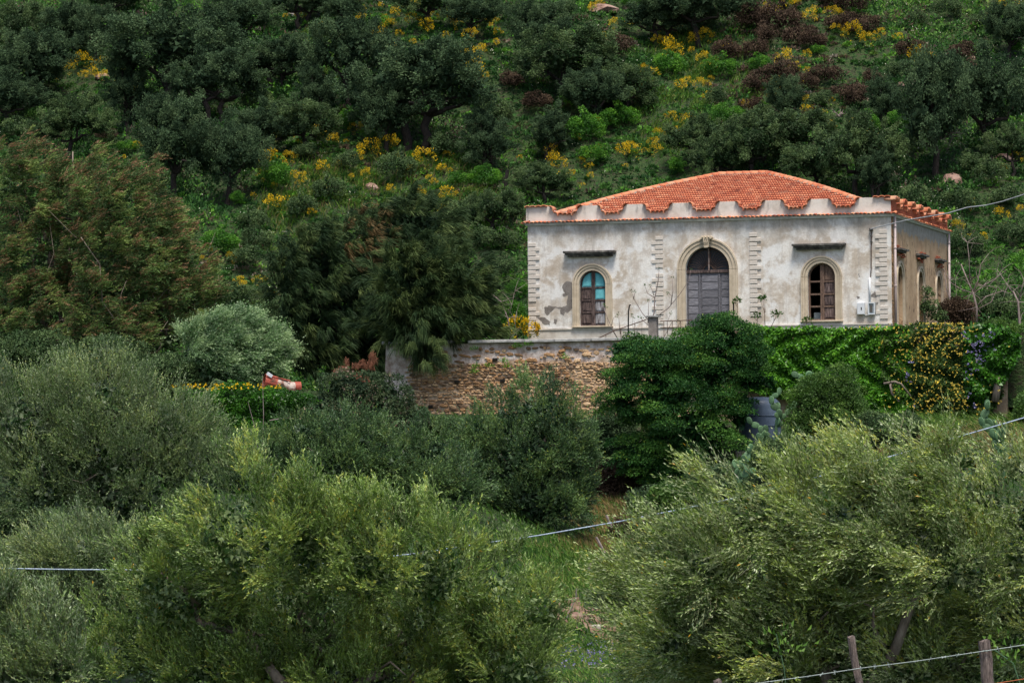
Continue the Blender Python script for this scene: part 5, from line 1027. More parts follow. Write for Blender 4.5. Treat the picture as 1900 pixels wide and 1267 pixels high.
# bank shrubs that fill the shaded slope under the trees
SH = [(25, 960, 60, 40, 88, 'oak_green', 'dark scrub at the left edge between the two pale olives'), (1915, 760, 30, 40, 143, 'bushy', 'leafy bush at the very right edge above the grass bank'), (800, 790, 50, 18, 142.5, 'oak_green', 'low scrub along the foot of the stone wall, left'), (900, 790, 50, 18, 141.5, 'bushy', 'low scrub along the foot of the stone wall, middle'), (1130, 800, 45, 50, 133, 'oak', 'dark bush in the gap between the centre olive and the dark tree'), (1140, 890, 50, 45, 126, 'brown_shrub', 'dry brown bramble under the left side of the dark tree'), (1225, 930, 60, 35, 124, 'oak', 'dark bush at the foot of the dark evergreen tree'), (1330, 900, 60, 45, 124, 'oak', 'deep shaded bush between the dark tree and the right-hand olive'), (1180, 985, 50, 28, 112, 'brown_shrub', 'matted brown bush above the stakes on the bank'), (1440, 850, 50, 40, 128, 'oak_green', 'shaded bush behind the prickly pears'), (1255, 920, 45, 22, 105, 'bushy', 'pale-flowered bush just above the cable left of the right-hand olive'), (760, 780, 40, 25, 141, 'oak_green', 'low green plant at the foot of the stone wall'), (1060, 700, 60, 40, 139, 'oak_green', 'trailing bush between the stone wall and the dark tree'), (1640, 800, 70, 40, 126, 'oak_green', 'low bush between the leafy tree and the grass bank'), (440, 880, 60, 40, 112, 'oak', 'dark bush in the hollow behind the foreground olive')]
for x, y_, rx, ry, Y, mt, lb in SH:
    Yh = float(hit(x, y_ + ry * .8, 62)[1]); Y = Yh if abs(Yh - Y) < 25 else Y; low = []
    tree_px('bank_bush', lb, 'bush', [(x, y_, rx, ry), (x - rx * .5, y_ + ry * .4, rx * .6, ry * .6), (x + rx * .5, y_ + ry * .3, rx * .6, ry * .7)] + low, Y, (x, y_ + ry), puff_crown, mt, .05, 3, nc=110, rc=.32, npl=80, ls=.10, tint=(.1, .85), fill=900, fillsize=.2)

tree_px('bank_bush', 'tall weedy bush at the right edge below the creeper', 'bush', [(1895, 655, 24, 42), (1888, 710, 26, 45), (1905, 730, 26, 40), (1893, 760, 30, 25), (1910, 640, 24, 50)], 143.2, (1895, 780), puff_crown, 'bushy', .05, 3, nc=150, rc=.3, npl=80, ls=.11, tint=(.1, .8), fill=1200, fillsize=.2)
# ================================================================ cables and fence in front
Yc = 66; cpts = [(-700, 960), (-350, 1035), (0, 1054), (120, 1056), (250, 1057), (420, 1055), (600, 1045), (760, 1028), (900, 1007), (1000, 993), (1150, 967), (1300, 937), (1385, 919), (1460, 900), (1585, 866), (1700, 833), (1800, 804), (1900, 775), (2050, 728), (2500, 560)]
q = [at(x, y_, Yc + (x - 900) * .002) for x, y_ in cpts]; c1 = MB().tube(q, .0125, 6); tag(offset(c1, q[0]).build('overhead_cable', M['cable_blue'], loc=q[0], smooth=True), 'thick blue-grey twisted cable sagging across the picture behind the big olives', 'cable')
fz = at(1828, 1267, 30); fen = empty('wire_fence', (fz[0], fz[1], float(G(fz[0], fz[1]))), label='barbed wire fence on split wooden posts at the bottom right', cat='fence'); fb = np.array(fen.location)
def post(x, y_, x2, y2, w, Y=30):
    a = at(x, y_, Y); b2 = at(x2, y2, Y); d_ = (a - b2) / abs(a[2] - b2[2]); L_ = a[2] + 4.3; m = MB(); n = 9; q = []
    for i in range(9): q.append(a - d_ * L_ * i / 8 * .5 + np.array([R.uniform(-.006, .006), 0, 0]))
    m.tube(q, [w * R.uniform(.92, 1.06) for _ in range(9)], 9); m.v = [(x_ + .006 * math.sin(z_ * 40 + i * 1.7), y3, z_ + (.012 * math.sin(i * 2.1) if i < 9 else 0)) for i, (x_, y3, z_) in enumerate(m.v)]; offset(m, fb).build('post', M['post'], fen)
post(1577, 1181, 1595, 1267, .034); post(1826, 1188, 1834, 1267, .052); post(1331, 1261, 1336, 1290, .035)
def wire(pts, mat, Y=29.93, barbs=True):
    q = [at(x, y_, Y) for x, y_ in pts]; m = MB(); m.tube(q, .0038, 5)
    if barbs:
        for a, b2 in zip(q, q[1:]):
            n = max(1, int(np.linalg.norm(b2 - a) / .11))
            for i in range(n):
                p = a + (b2 - a) * i / n
                for _ in range(2): v = nrm(NR.normal(size=3)) * .022; m.tube([p - v, p + v], .0022, 3)
    offset(m, fb).build('barbed_wire' if barbs else 'wire', mat, fen)
wire([(1250, 1288), (1330, 1281), (1405, 1267), (1500, 1254), (1597, 1239), (1700, 1226), (1828, 1207), (1900, 1196), (2000, 1180)], M['wire']); wire([(1700, 1288), (1800, 1274), (1850, 1267), (1900, 1259), (2000, 1244)], M['wire_red'], 29.9, False)
tall = [at(1450, 1300, 33), at(1455, 1230, 33)]
tufts('tall_weed', [(at(1452, 1215, 34), 'spindly green weed in front of the right olive above the wire'), (at(1880, 1235, 31), 'pale green weed stalk beside the right fence post')], 'grass', (.3, .7), None, 'weed', .35, 60, .07)
for x0, pl_ in ((0, [(1462, 1310), (1455, 1240), (1440, 1175)]), (1, [(1900, 1290), (1880, 1230), (1845, 1205)])):
    q = [at(x, y_, 34 if x0 == 0 else 31) for x, y_ in pl_]; tag(offset(MB().tube(q, .006, 5), q[0]).build('weed_stem', M['cactus'], loc=q[0]), ('thin green stem of the spindly weed above the wire', 'thin green stem arching beside the right fence post')[x0], 'stem')
# ================================================================ the hillside
def Gn(x, y): return float(G(x, y))
def oak_proto(seed, blobs, mat, dense=1., trunks=1):
    """evergreen oak about 3.3 m in crown radius, its foot at the origin"""
    B = np.array(blobs, float); B[:, 3:] *= 1.18; nc = int(150 * dense); L = Leaves(); ns_ = int(1500 * dense); C_, A_, ct_, O_, tb_, B2_ = boughs(B, int(75 * dense), ns_, 1.05, .5, (0, 0, .35), (.12, 0, 0), .6, .8, .7, (.05, .9), ext=.5)
    k_ = np.repeat(np.arange(ns_), 15); d_ = rdir(len(k_)); P_ = C_[k_] + d_ * (.27 * NR.random((len(k_), 1)) ** .5) * np.array([1, 1, .7])
    L.leaf(P_, nrm(A_[k_] + rdir(len(k_)) * 1.2 + [.2, 0, 0]), .14 * NR.uniform(.6, 1.2, len(k_)), .08, np.clip(ct_[k_] + NR.normal(size=len(k_)) * .1, .03, .92), O_[k_], .3); shade_fill(L, B2_, 2200, .34, .05)
    m = MB(); C = B[:, :3]
    for t_ in range(trunks):
        x0 = (t_ - (trunks - 1) / 2) * .5; fk = np.array([x0 * 2 + NR.normal() * .3, 0, 1.4 + .5 * NR.random()])
        m.tube(limb((x0, 0, -.5), fk, 4, .05), [.27, .24, .22, .2, .2], 7)
        for i in NR.choice(len(C), min(4, len(C)), False): m.tube(limb(fk, C[i] + [0, 0, -.3], 5, .07), list(np.linspace(.15, .05, 6)), 6)
        e = fk + np.array([R.choice((-1, 1)) * 1.3, -.9, .6]); m.tube(limb(fk, e, 4, .08), list(np.linspace(.12, .04, 5)), 5)
    return L, m
PROTO = []; SHP = []
BL = [[(0, 0, 3.6, 2.6, 2.4, 1.7), (-1.7, .2, 3.2, 1.7, 1.6, 1.3), (1.8, -.2, 3.3, 1.7, 1.7, 1.2), (.4, 0, 4.7, 1.7, 1.6, 1.)],
      [(0, 0, 3.4, 2.2, 2.2, 2.), (-1.2, 0, 4.3, 1.5, 1.5, 1.2), (1.3, .3, 2.9, 1.7, 1.5, 1.4), (.7, 0, 4.9, 1.2, 1.2, .8)],
      [(-1.3, 0, 3.5, 1.9, 1.8, 1.4), (1.2, 0, 3.9, 2.1, 1.8, 1.5), (2.7, 0, 3.1, 1.2, 1.2, 1.), (-2.7, 0, 3., 1.2, 1.2, .9), (0, 0, 4.9, 1.2, 1.2, .8)],
      [(0, 0, 3.6, 1.7, 1.7, 2.1), (.6, 0, 5., 1.2, 1.2, 1.2), (-.9, 0, 2.8, 1.5, 1.4, 1.2), (1.1, .2, 2.9, 1.4, 1.4, 1.2)]]
for i, (bl, mt) in enumerate([(BL[0], 'oak'), (BL[1], 'oak'), (BL[2], 'oak'), (BL[3], 'oak'), (BL[0], 'oak_green'), (BL[2], 'oak_green')]):
    L, m = oak_proto(i, bl, mt, (1, .95, 1, .8, 1, 1)[i], 1 + (i in (2, 3))); PROTO.append((L.mesh('crown'), m.mesh('trunk', True), M[mt]))
oaks = [ # trunk foot px, crown centre px, crown half width px, prototype, label
 (67, 205, 70, 130, 78, 1, 'dark oak with short forked trunk near the top left corner'), (122, 112, 125, 55, 60, 3, 'dark oak at the top edge above the top-left forked oak'), (325, 208, 345, 120, 110, 0, 'largest dark oak with spreading crown, upper left of the hillside'),
 (240, 248, 248, 150, 52, 3, 'narrow oak with slanting trunk beside the reddish rock'), (180, 120, 185, 65, 50, 1, 'small dark oak left of the largest oak near the top edge'), (400, 235, 435, 160, 70, 2, 'dark oak overlapping the right side of the largest oak'),
 (318, 375, 310, 275, 75, 1, 'dark oak with leaning second stem directly above the feathery trees'), (418, 385, 425, 300, 62, 0, 'dark oak just right of the leaning-stem oak'), (515, 178, 512, 120, 62, 2, 'brownish oak left of the grassy clearing'),
 (440, 95, 440, 40, 60, 0, 'dark oak at the top edge left of the grassy clearing'), (652, 205, 650, 110, 72, 0, 'oak with thick black forked trunk right of the grassy clearing'), (775, 285, 775, 175, 112, 2, 'widest dark oak group crown, upper centre left'),
 (720, 285, 705, 215, 55, 1, 'dark oak leaning into the left flank of the widest oak'), (590, 240, 595, 175, 48, 3, 'small oak under the grassy clearing'), (1000, 138, 1010, 70, 66, 1, 'oak with thin pale trunk near the top edge, centre'),
 (1050, 195, 1050, 125, 82, 4, 'oak with curved trunk below the thin-trunked centre oak'), (905, 335, 910, 265, 55, 3, 'dark conical oak with its foot above the casuarina'), (1100, 240, 1095, 180, 52, 0, 'dark oak between the curved-trunk oak and the bright green shrubs'),
 (1300, 85, 1300, 30, 75, 0, 'dark rounded oak at the top edge, right of centre'), (1225, 90, 1225, 45, 55, 2, 'dark oak at the top edge left of the rounded one'), (1160, 215, 1165, 165, 52, 4, 'greyish oak above the bright green shrubs, upslope of the villa'),
 (1400, 345, 1410, 275, 65, 4, 'green-grey oak right behind the villa roof ridge'), (1290, 310, 1290, 265, 52, 5, 'green-grey oak behind the left slope of the villa roof'), (1480, 310, 1485, 260, 60, 4, 'green-grey oak above the right roof slope'), (1588, 370, 1570, 290, 68, 5, 'dark green oak rising behind the right roof hip'),
 (1510, 360, 1520, 320, 50, 4, 'low green-grey oak touching the right roof hip'), (1740, 335, 1745, 205, 80, 1, 'tall oak with a thick dark trunk and grey dead fork, right of the roof'), (1838, 295, 1845, 195, 75, 0, 'dark oak with thick trunk near the right edge'), (1640, 240, 1640, 190, 42, 3, 'small dark oak beside the pink rock, right side'),
 (1455, 240, 1455, 190, 38, 1, 'small dark oak among brown shrubs with a dead fork'), (1870, 115, 1870, 60, 50, 1, 'dark oak at the right edge near the top'), (1625, 375, 1625, 325, 42, 3, 'dark oak between the roof and the tall trunked oak'), (918, 440, 912, 395, 46, 4, 'olive-green oak with bare trunk left of the villa parapet'),
 (215, 45, 215, 10, 50, 0, 'dark oak cut by the top edge, left side'), (560, 55, 560, 20, 52, 2, 'oak cut by the top edge above the grassy clearing'), (640, 55, 640, 15, 45, 3, 'dark narrow oak cut by the top edge right of the clearing'), (800, 60, 800, 15, 60, 4, 'green oak cut by the top edge, left of centre'),
 (880, 75, 885, 30, 50, 0, 'oak cut by the top edge above the widest oak'), (30, 120, 25, 60, 50, 4, 'green oak in the top left corner'), (130, 300, 130, 240, 60, 5, 'brownish oak above the left feathery tree'), (560, 290, 570, 235, 60, 4, 'oak sloping down left of the broom patch'), (500, 300, 500, 245, 55, 0, 'dark oak above the steep broom slope, left of centre'),
 (1020, 300, 1010, 250, 45, 3, 'dark slender oak above the bright shrubs, centre'), (1880, 330, 1880, 280, 42, 5, 'dark oak at the right edge above the power cable'), (20, 245, 15, 190, 55, 0, 'dark oak at the left edge above the feathery tree'), (1340, 355, 1340, 300, 50, 4, 'low green-grey oak touching the roof ridge'), (1010, 385, 1030, 345, 45, 5, 'low oak above the left end of the villa parapet')]
for k_, (fx, fy, cx, cy, rx, pr, lb) in enumerate(oaks):
    P = hit(fx, max(fy, 2), 165) if fy > 2 else hit(fx, 2, 165); s = rx * P[1] / FPX / 3.0; crown, trunk, mt = PROTO[pr]
    SHP.append((P[0], P[1], .5))
    o = empty('oak_tree', P, R.uniform(-.5, .5) + (math.pi if R.random() < .5 else 0), label=lb, cat='tree', group='evergreen oaks on the hillside')
    hh = (fy - cy) * P[1] / FPX; s *= 1.08; sz = max(.85 * s, min(1.4 * s, hh / 3.0)); o.scale = (s, s, sz); link('crown', crown, mt, o); link('trunk', trunk, M['bark'], o)
# undergrowth: one mass of scrub over the hill, with white rockrose flowers
def scrub():
    L = Leaves(); n = 12000; x = NR.uniform(-42, 44, n); y = 150 + NR.random(n) * 82; keep = np.ones(n, bool)
    lx, ld = (x - HX) * CA - (y - HY) * SA, (x - HX) * SA + (y - HY) * CA; z = G(x, y)
    terr_ = (lx > WXL + .4) & (ld < 26) & (ld > WALLD); z = np.where(terr_, np.maximum(z, TOPZ), z)
    keep &= ~((lx > -17.5) & (lx < 2.) & (ld < 15.5)); keep &= ~((ld < WALLD + .5) & (lx > WXL)); keep &= ~((lx < WXL) & (y < 158)); keep &= ~((lx > WXL) & (lx < -17) & (ld < 4)) ; keep &= ~((lx > 0) & (ld < 8))
    x, y, z = x[keep], y[keep], z[keep]; n = len(x)
    zone = np.sin(x * .21 + 2 * np.sin(y * .07)) * np.cos(y * .23 + 1.4 * np.sin(x * .11)); pxx = 950 + FPX * x / y
    pz = (z / y - PIT); pyy = 633 - FPX * pz
    kind = NR.random(n); base = np.clip(.30 + .2 * zone + NR.normal(size=n) * .14, .02, .58)
    brown = ((pxx > 1330) & (pxx < 1580) & (pyy < 240) & (kind < .55)) | (kind < .06); light = (pxx > 470) & (pxx < 960) & (pyy > 250 + (pxx - 470) * .15) | (pxx > 1560) & (pyy < 120)
    base = np.where(brown, NR.uniform(.83, .94, n), np.where(light & (kind > .5), base + .27, base)); base = np.where((kind > .93) & ~brown, NR.uniform(.62, .70, n), base); base = np.where((kind > .62) & (kind < .7) & light, .76, base)
    r = .45 + .8 * NR.random(n) ** 2; hgt = r * NR.uniform(.8, 1.7, n)
    for sx_, sy_, q_ in SHP:
        nr_ = (np.abs(x - sx_) < .5 + r * .8) & (y - sy_ < .9) & (y - sy_ > -3.4); hgt = np.where(nr_, hgt * (.35 if q_ == 1 else .55), hgt); r = np.where(nr_, r * .75, r)
    per = 46; k = np.repeat(np.arange(n), per); N_ = len(k); d = rdir(N_); d[:, 2] = np.abs(d[:, 2]); rad = .7 + .35 * NR.random(N_) + .15 * np.sin(d[:, 0] * 6 + k) * np.sin(d[:, 2] * 7 + k) 
    P = np.stack([x[k] + d[:, 0] * r[k] * rad, y[k] + d[:, 1] * r[k] * rad, z[k] + d[:, 2] * hgt[k] * rad + .05], -1); P[:, 2] = np.maximum(P[:, 2], G(P[:, 0], P[:, 1]) + .03)
    t_ = np.clip(base[k] + NR.normal(size=N_) * .035, .0, .95); ls = NR.uniform(.13, .29, N_); L.leaf(P, nrm(d + rdir(N_) * .9 + [0, 0, .4]), ls, ls * .5, t_, d, .4)
    wf = NR.random(n) < np.where(light | (pxx > 1600) | ((pxx > 1080) & (pxx < 1200) & (pyy < 200)), .42, .12); kk = np.repeat(np.arange(n)[wf & ~brown], 9); d = rdir(len(kk)); d[:, 2] = np.abs(d[:, 2])
    P = np.stack([x[kk] + d[:, 0] * r[kk], y[kk] + d[:, 1] * r[kk], z[kk] + d[:, 2] * hgt[kk] + .12], -1); L.leaf(P, rdir(len(kk)), .075, .065, 1.)
    return L
def slope_grass(pts, n, ln, tint, label): return grass('slope_grass', pts, n, ln, tint, label, w=.03, lean=(.1, -.2, 0), sp=.5)
slope_grass([hit(x, y_, 165) for x, y_ in ((590, 75), (595, 100), (590, 125), (600, 145), (585, 60), (595, 115), (600, 90))], 2600, .6, (.45, .86), 'pale grassy clearing running up the hillside'); slope_grass([hit(R.uniform(470, 900), R.uniform(300, 430), 165) for _ in range(60)], 4000, .6, (.35, .9), 'tufts of grass among the broom on the slope')
slope_grass([hit(R.uniform(1200, 1400), R.uniform(60, 300), 165) for _ in range(50)], 3000, .6, (.35, .8), 'tall green grass among the shrubs above the villa')
LM = [(67, 130, 'the forked top-left oak'), (345, 120, 'the largest oak'), (250, 160, 'the slanting oak'), (595, 110, 'the grassy clearing'), (652, 130, 'the black forked oak'), (775, 180, 'the widest oak'), (690, 300, 'the brightest broom'), (1010, 80, 'the thin-trunked centre oak'), (1050, 140, 'the curved-trunk oak'),
      (1080, 240, 'the bright green shrubs above the parapet'), (1245, 130, 'the highest broom above the villa'), (1400, 330, 'the roof ridge'), (1590, 340, 'the right roof hip'), (1613, 190, 'the tilted pink boulder'), (1745, 210, 'the thick-trunked oak right of the roof'), (1845, 200, 'the right-edge oak'), (1740, 400, 'the side parapet'), (1460, 30, 'the top right brooms'),
      (935, 340, 'the charred stump'), (420, 640, 'the windblown pale tree'), (700, 380, 'the casuarina top'), (930, 500, 'the left corner of the facade'), (310, 280, 'the leaning-stem oak'), (130, 260, 'the left feathery tree'), (1300, 30, 'the rounded oak at the top edge'), (1860, 370, 'the power cable'), (1455, 200, 'the pale dead fork'), (1700, 60, 'the open slope top right')]
used_near = set()
def near(x, y):
    for X, Y_, nm in sorted(LM, key=lambda l: (l[0] - x) ** 2 + (l[1] - y) ** 2):
        dx, dy = x - X, y - Y_; r_ = math.hypot(dx, dy); far = 'close ' if r_ < 45 else ('' if r_ < 95 else 'well ')
        a = math.degrees(math.atan2(-dy, dx)) % 360; w = ('to the right of', 'above and right of', 'above', 'above and left of', 'to the left of', 'below and left of', 'below', 'below and right of')[int((a + 22.5) // 45) % 8]
        t_ = far + w + ' ' + nm
        if t_ not in used_near: used_near.add(t_); return t_
# broom bushes, green shrubs, brown shrubs: copies of a few builds
def proto_mesh(kind, v):
    if kind == 'broom': return broom_at(np.array([0., 0, .35]), .8 if v else 1.0, '').mesh('broom')
    B = 1.15 * np.array([[0, 0, .45, .8, .75, .6], [.6, .1, .35, .5, .5, .45], [-.55, 0, .4, .55, .5, .5], [.1, 0, .95, .45, .45, .4]][:3 + v]); return puff_crown(B, 40, .28, 70, .10, .065, (.1, .95), 200, .2, .8, 1., lo=.75).mesh('shrub')
PM = {'broom': [proto_mesh('broom', v) for v in (0, 1)], 'green': [proto_mesh('green', v) for v in (0, 1)]}
PM['green_yellow'] = PM['broom']
for mt, ms in (('broom', PM['broom']), ('bright', PM['green'])):
    for q in ms: q.materials.append(M[mt])
BR = [q.copy() for q in PM['green']]
for q in BR: q.materials.clear(); q.materials.append(M['brown_shrub'])
DK = [q.copy() for q in PM['green']]
for q in DK: q.materials.clear(); q.materials.append(M['oak_green'])
def scatter(name, cat, group, meshes, items, rr):
    for it in items:
        x, y_, w_, lb = it; P = hit(x, y_, 160); s = w_ * P[1] / FPX / rr
        SHP.append((P[0], P[1], 1. if 'dark' not in lb else .7)); s *= (1.5 if 'bright' in lb else 1.55 if 'broom' in lb else 1.25); o = link(name, meshes[R.randrange(2)], None, None, P + [0, 0, .35], (0, 0, R.random() * 6.28), (s, s, s * R.uniform(.85, 1.2))); tag(o, lb, cat, group)
br = [(1893, 700, 16, 'right edge beside the climbing roses'), (1885, 740, 12, 'right edge above the grass bank'), (565, 248, 20, 'left end of the broom streak'), (592, 262, 14, 'middle of the broom streak'), (620, 275, 10, 'right end of the broom streak'), (690, 300, 18, 'brightest broom, centre of the slope'), (718, 290, 12, 'beside the brightest broom'), (510, 325, 18, 'above the pale windblown tree'), (520, 400, 15, 'low on the slope over the windblown tree'), (600, 330, 12, 'mid slope left of the brightest broom'), (560, 345, 10, 'below the broom streak'), (680, 340, 8, 'just under the brightest broom'),
 (790, 315, 14, 'right of the brightest broom'), (820, 330, 9, 'far right of the broom slope'), (780, 378, 9, 'above the casuarina'), (830, 382, 13, 'upper right of the casuarina'), (650, 20, 16, 'top edge left of centre'), (660, 40, 9, 'second row from the top, left of centre'), (735, 38, 9, 'near the top above the widest oak'), (765, 52, 12, 'above the widest oak'), (790, 68, 14, 'above the widest oak, right one'), (820, 46, 11, 'top, right of the widest oak'), (705, 78, 12, 'over the forked-trunk oak'), (703, 103, 9, 'between the forked-trunk and widest oaks'), (870, 82, 9, 'right shoulder of the widest oak'), (897, 62, 12, 'top, between the widest and thin-trunked oaks'), (893, 112, 11, 'right of the widest oak'), (875, 150, 15, 'lower right of the widest oak'), (558, 43, 9, 'left of the grassy clearing'), (160, 140, 14, 'between the two top-left oaks'), (172, 152, 9, 'below the top-left oaks'), (225, 168, 9, 'left of the slanting-trunk oak'), (80, 155, 8, 'under the top left forked oak'), (155, 155, 7, 'at the foot of the small top-left oaks'), (255, 285, 8, 'above the feathery trees'), (345, 310, 7, 'beside the leaning-stem oak'),
 (1245, 118, 17, 'highest of the broom above the bright green shrubs'), (1305, 126, 10, 'right of the highest broom above the villa'), (1212, 155, 11, 'left of the broom group above the villa'), (1262, 175, 12, 'middle of the broom group above the villa'), (1270, 245, 10, 'just above the villa roof'), (1295, 172, 8, 'small one in the group above the villa'), (1287, 92, 12, 'above the broom group near the rounded oak'), (1313, 84, 9, 'close to the rounded oak at the top'), (1275, 62, 10, 'beneath the rounded oak at the top'), (1155, 298, 13, 'above the villa parapet'), (1180, 300, 10, 'above the villa parapet, right one'), (1022, 300, 12, 'left of the parapet brooms'), (1035, 325, 14, 'lowest broom left above the parapet'), (1060, 340, 9, 'close above the left parapet'), (1225, 265, 9, 'between bright shrubs over the roof'), (1110, 245, 8, 'under the greyish oak'), (1100, 30, 9, 'top edge at the centre'), (1140, 60, 8, 'near the top centre'),
 (1465, 22, 15, 'top right, among brown shrubs'), (1505, 48, 12, 'among brown shrubs, upper'), (1540, 40, 9, 'among brown shrubs, right'), (1455, 130, 13, 'left of the brown shrubs'), (1475, 142, 11, 'beside the brown shrubs'), (1580, 82, 13, 'right of the brown shrubs'), (1615, 90, 10, 'farther right of the brown shrubs'), (1610, 250, 10, 'right of the roof, upper'), (1625, 275, 12, 'right of the roof, lower'), (1700, 120, 12, 'above the pink rock'), (1495, 200, 8, 'over the dead fork'), (1500, 222, 8, 'below the dead fork'), (1475, 5, 12, 'cut by the top edge, right'), (1885, 8, 12, 'top right corner'), (1435, 195, 9, 'left of the small dark oak'), (1890, 310, 10, 'right edge above the cable'), (1860, 420, 12, 'right edge below the cable'), (1780, 440, 9, 'right of the villa side wall'), (1530, 12, 10, 'cut by the top edge, among brown shrubs'), (430, 680, 6, 'by the pale tree'), (385, 480, 8, 'right of the feathery trees'), (378, 500, 7, 'under the one right of the feathery trees'), (480, 540, 8, 'between the pale tree and the casuarina'), (445, 540, 8, 'above the pale tree')]
br = [(a, b2, c_, 'yellow-flowering broom bush, ' + d_) for a, b2, c_, d_ in br if b2 < 760]
scatter('broom_bush', 'bush', 'broom bushes in flower on the hillside', PM['broom'], br, .95)
ex = []
for a, b2, c_, d_ in br:
    if c_ >= 8:
        for _ in range(3 if c_ > 13 else 2): ex.append((a + R.choice((-1, 1)) * R.uniform(12, 60), b2 + R.uniform(-26, 26), R.uniform(4, 9)))
ex = [(a, max(4, b2), c_, 'small yellow-flowering broom ' + near(a, b2)) for a, b2, c_ in ex if b2 < 600]
scatter('broom_bush', 'bush', 'broom bushes in flower on the hillside', PM['broom'], ex, .95)
gs = [(510, 355, 26, 'above the windblown pale tree'), (410, 478, 28, 'right of the feathery trees'), (1150, 245, 26, 'left one of the bright pair above the parapet'), (1085, 270, 26, 'lower left above the parapet'), (1075, 205, 28, 'under the curved-trunk oak'), (905, 355, 22, 'beside the charred stump'), (1240, 145, 24, 'under the highest broom above the villa'), (1335, 150, 22, 'above the roof ridge'), (1350, 240, 20, 'close above the roof ridge'), (1175, 20, 14, 'top edge, centre right'), (700, 60, 20, 'near the top above the widest oak'), (870, 200, 20, 'right of the widest oak'), (1675, 245, 20, 'fresh cone right of the roof'), (1610, 258, 20, 'behind the right brooms'), (1450, 20, 14, 'top edge among brown shrubs'), (340, 210, 14, 'under the largest oak'), (205, 255, 10, 'left of the reddish rock'), (1885, 105, 14, 'right edge near the top'), (1410, 140, 16, 'left of the brown shrubs'), (1020, 290, 16, 'left of the lowest broom'), (1100, 310, 20, 'directly above the parapet'), (640, 250, 16, 'on the broom streak'), (1395, 55, 14, 'below the rounded oak at the top'), (440, 385, 12, 'at the foot of the oak above the pale tree'), (860, 350, 16, 'left of the charred stump'), (1255, 330, 16, 'at the left roof hip'), (960, 560, 16, 'left of the villa facade'), (1520, 110, 12, 'among brown shrubs'), (235, 290, 14, 'above the forked feathery tree')]
scatter('green_shrub', 'shrub', 'bright green shrubs on the hillside', PM['green'], [(a, b2, c_, 'bright green leafy shrub, ' + d_) for a, b2, c_, d_ in gs], 1.1)
bs = [(1400, 60), (1420, 90), (1445, 70), (1400, 110), (1480, 90), (1510, 100), (1560, 60), (1590, 70), (1610, 60), (1450, 165), (1500, 175), (1530, 160), (1560, 190), (1400, 180), (1590, 205), (1620, 165), (1690, 115), (1540, 20), (1580, 30), (1350, 120), (200, 270), (30, 195), (90, 270), (1145, 110), (1000, 210), (1780, 120), (1760, 170), (1800, 160), (950, 170), (1390, 215)]
scatter('dry_shrub', 'shrub', 'dry brown shrubs on the hillside', BR, [(a, b2, R.uniform(18, 28), 'dry brown shrub ' + near(a, b2)) for a, b2 in bs], 1.1)
dk = [(x, y_, w_) for x, y_, w_ in ((820, 300, 24), (640, 320, 24), (560, 300, 22), (740, 340, 26), (860, 420, 30), (890, 470, 28), (470, 440, 30), (450, 500, 26), (480, 470, 26), (560, 410, 24), (610, 380, 26), (1050, 40, 22), (950, 40, 20), (1150, 200, 20), (1200, 210, 22), (1330, 200, 22), (1420, 230, 22), (1520, 205, 20), (1700, 60, 22), (1760, 40, 24), (1820, 60, 20), (1660, 150, 20), (1690, 290, 26), (1800, 330, 26), (1840, 350, 26), (1700, 390, 28), (1780, 400, 30), (1860, 390, 28), (30, 260, 26), (170, 210, 24), (110, 220, 22), (480, 210, 22), (600, 210, 22), (940, 470, 24), (930, 520, 26), (1880, 460, 26), (1790, 480, 30), (500, 600, 30), (450, 570, 30), (980, 350, 24), (920, 230, 22))]
scatter('dark_shrub', 'shrub', 'dark green shrubs on the hillside', DK, [(a, b2, c_, 'dark green rounded shrub ' + near(a, b2)) for a, b2, c_ in dk], 1.1)
L = Leaves(); n_ = 70000; x_ = NR.uniform(-40, 42, n_); y_ = NR.uniform(160, 232, n_); P_ = np.stack([x_, y_, G(x_, y_) + NR.uniform(0, .12, n_)], 1)
t0_ = np.clip(.3 + .22 * np.sin(x_ * 1.1 + 2 * np.sin(y_ * .8)) + NR.normal(size=n_) * .12, .02, .8); L.leaf(P_, nrm(rdir(n_) + [0, -.3, .8]), NR.uniform(.14, .34, n_), .13, t0_); P_0 = P_[0]
tag(link('low_growth', L.mesh('low_growth', P_0), M['under'], None, P_0), 'low creeping growth and grass between the bushes of the hillside', 'undergrowth', kind='stuff')
b_ = np.array([0, 190, Gn(0, 190)]); tag(link('hillside_scrub', scrub().mesh('scrub', b_), M['under'], None, b_), 'dense mixed scrub and rockrose covering the hillside', 'scrub', kind='stuff')
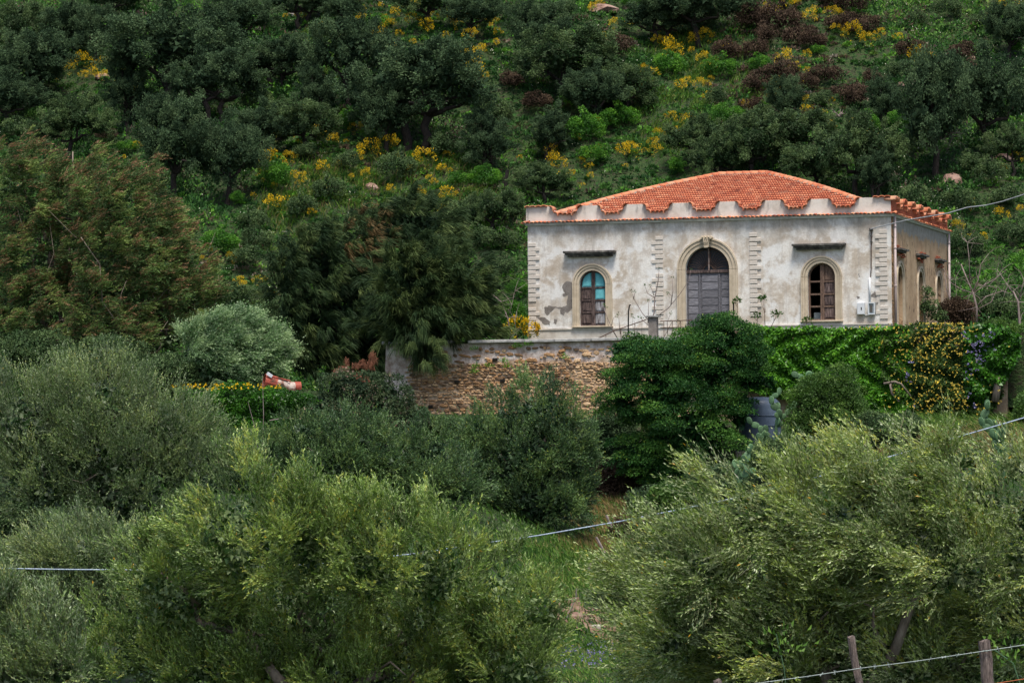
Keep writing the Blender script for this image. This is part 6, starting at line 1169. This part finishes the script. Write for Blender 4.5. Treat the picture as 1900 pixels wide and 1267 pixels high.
# rocks
def rock(x, y_, w_, h_, lb, mt='rock'):
    P = hit(x, y_, 160); s = w_ * P[1] / FPX; hz = h_ * P[1] / FPX; m = MB(); n = 9; vs = []
    for zz_, sc in ((-.6, 1.), (.1, 1.1), (.6, .85), (1., .45)):
        for k2 in range(n): a = 6.283 * k2 / n; rr = sc * R.uniform(.8, 1.15); vs.append((s * rr * math.cos(a), s * .8 * rr * math.sin(a), hz * zz_ * R.uniform(.9, 1.1)))
    m.add(vs, [(j * n + k2, j * n + (k2 + 1) % n, (j + 1) * n + (k2 + 1) % n, (j + 1) * n + k2) for j in range(3) for k2 in range(n)] + [tuple(range(3 * n, 4 * n))]); tag(m.build('rock', M[mt], loc=P, rot=(R.uniform(-.2, .2), R.uniform(-.3, .3), 0)), lb, 'rock')
for a in ((1613, 190, 11, 14, 'tilted pink boulder right of the brown shrubs'), (246, 245, 6, 12, 'upright reddish rock beside the slanting oak'), (268, 200, 22, 24, 'broad mottled rock face between the slanting oak and the largest oak'), (300, 60, 12, 6, 'pale grey ledge above the largest oak', 'rock_pale'), (318, 62, 10, 5, 'small pale grey slab beside the upper ledge', 'rock_pale'), (262, 28, 12, 8, 'pale broken rock near the top left'), (548, 28, 9, 5, 'white rock at the top of the grassy clearing', 'rock_pale'), (190, 145, 14, 7, 'pinkish rocks among the top-left broom'), (1120, 22, 30, 12, 'bare pink earth bank at the top centre'), (1672, 160, 7, 8, 'small pink rock above the fresh green cone'), (1700, 155, 7, 9, 'pair-mate pink rock over the tall oak'), (1795, 150, 6, 7, 'pale rock left of the right-hand oaks'), (1805, 110, 6, 6, 'small pale rock high on the right'), (1765, 340, 22, 16, 'pinkish rock outcrop at the foot of the tall trunked oak'), (1860, 300, 20, 14, 'grey rock face at the foot of the right oak'), (652, 375, 7, 5, 'small pink rock above the casuarina'), (690, 350, 13, 9, 'dark brown rock hollow under the brightest broom'), (1010, 232, 10, 5, 'pale stones at the foot of the centre oaks', 'rock_pale'), (870, 175, 4, 3, 'tiny pink stone below the lower right broom'), (142, 232, 8, 8, 'pink rock above the left feathery tree')): rock(*a)
# charred stump and dead wood
P = hit(937, 356, 165); q = [P + [0, 0, -.2], P + [.05, 0, .6], P + [.16, 0, 1.2]]; tag(offset(MB().tube(q, [.13, .12, .1], 7), P).build('charred_stump', M['burnt'], loc=P), 'leaning charred black stump left of the villa parapet', 'stump')
def dead(x, y_, s, lb, n=9):
    P = hit(x, y_, 165); o = empty('dead_branches', P, label=lb, cat='dead tree'); m = MB()
    for i in range(n):
        a = R.uniform(-1.2, 1.2); e = np.array([math.sin(a) * s, R.uniform(-.5, .2) * s, math.cos(a) * s * R.uniform(.5, 1)]); q = limb((0, -.6, .9 * s if n > 8 else 0), e + [0, -.6, .9 * s if n > 8 else 0], 4, .1); m.tube(q, [.05, .04, .03, .02, .012], 5)
        for _ in range(2): b2 = q[2] + NR.normal(size=3) * s * .3; m.tube([q[2], (q[2] + b2) / 2 + NR.normal(size=3) * .05, b2], [.025, .018, .008], 4)
    m.build('branch', M['twig'], o)
dead(1742, 300, 1.3, 'grey dead fork in front of the tall trunked oak', 11); dead(1462, 218, .9, 'pale dead fork among the brown shrubs', 7); dead(1555, 218, .5, 'small whitish dead snag behind the roof', 6); dead(480, 60, .8, 'bleached dead twigs left of the grassy clearing', 7); dead(335, 130, .8, 'pale dead limb inside the largest oak', 4)
print('LEAF TRIS', LEAFN[0])
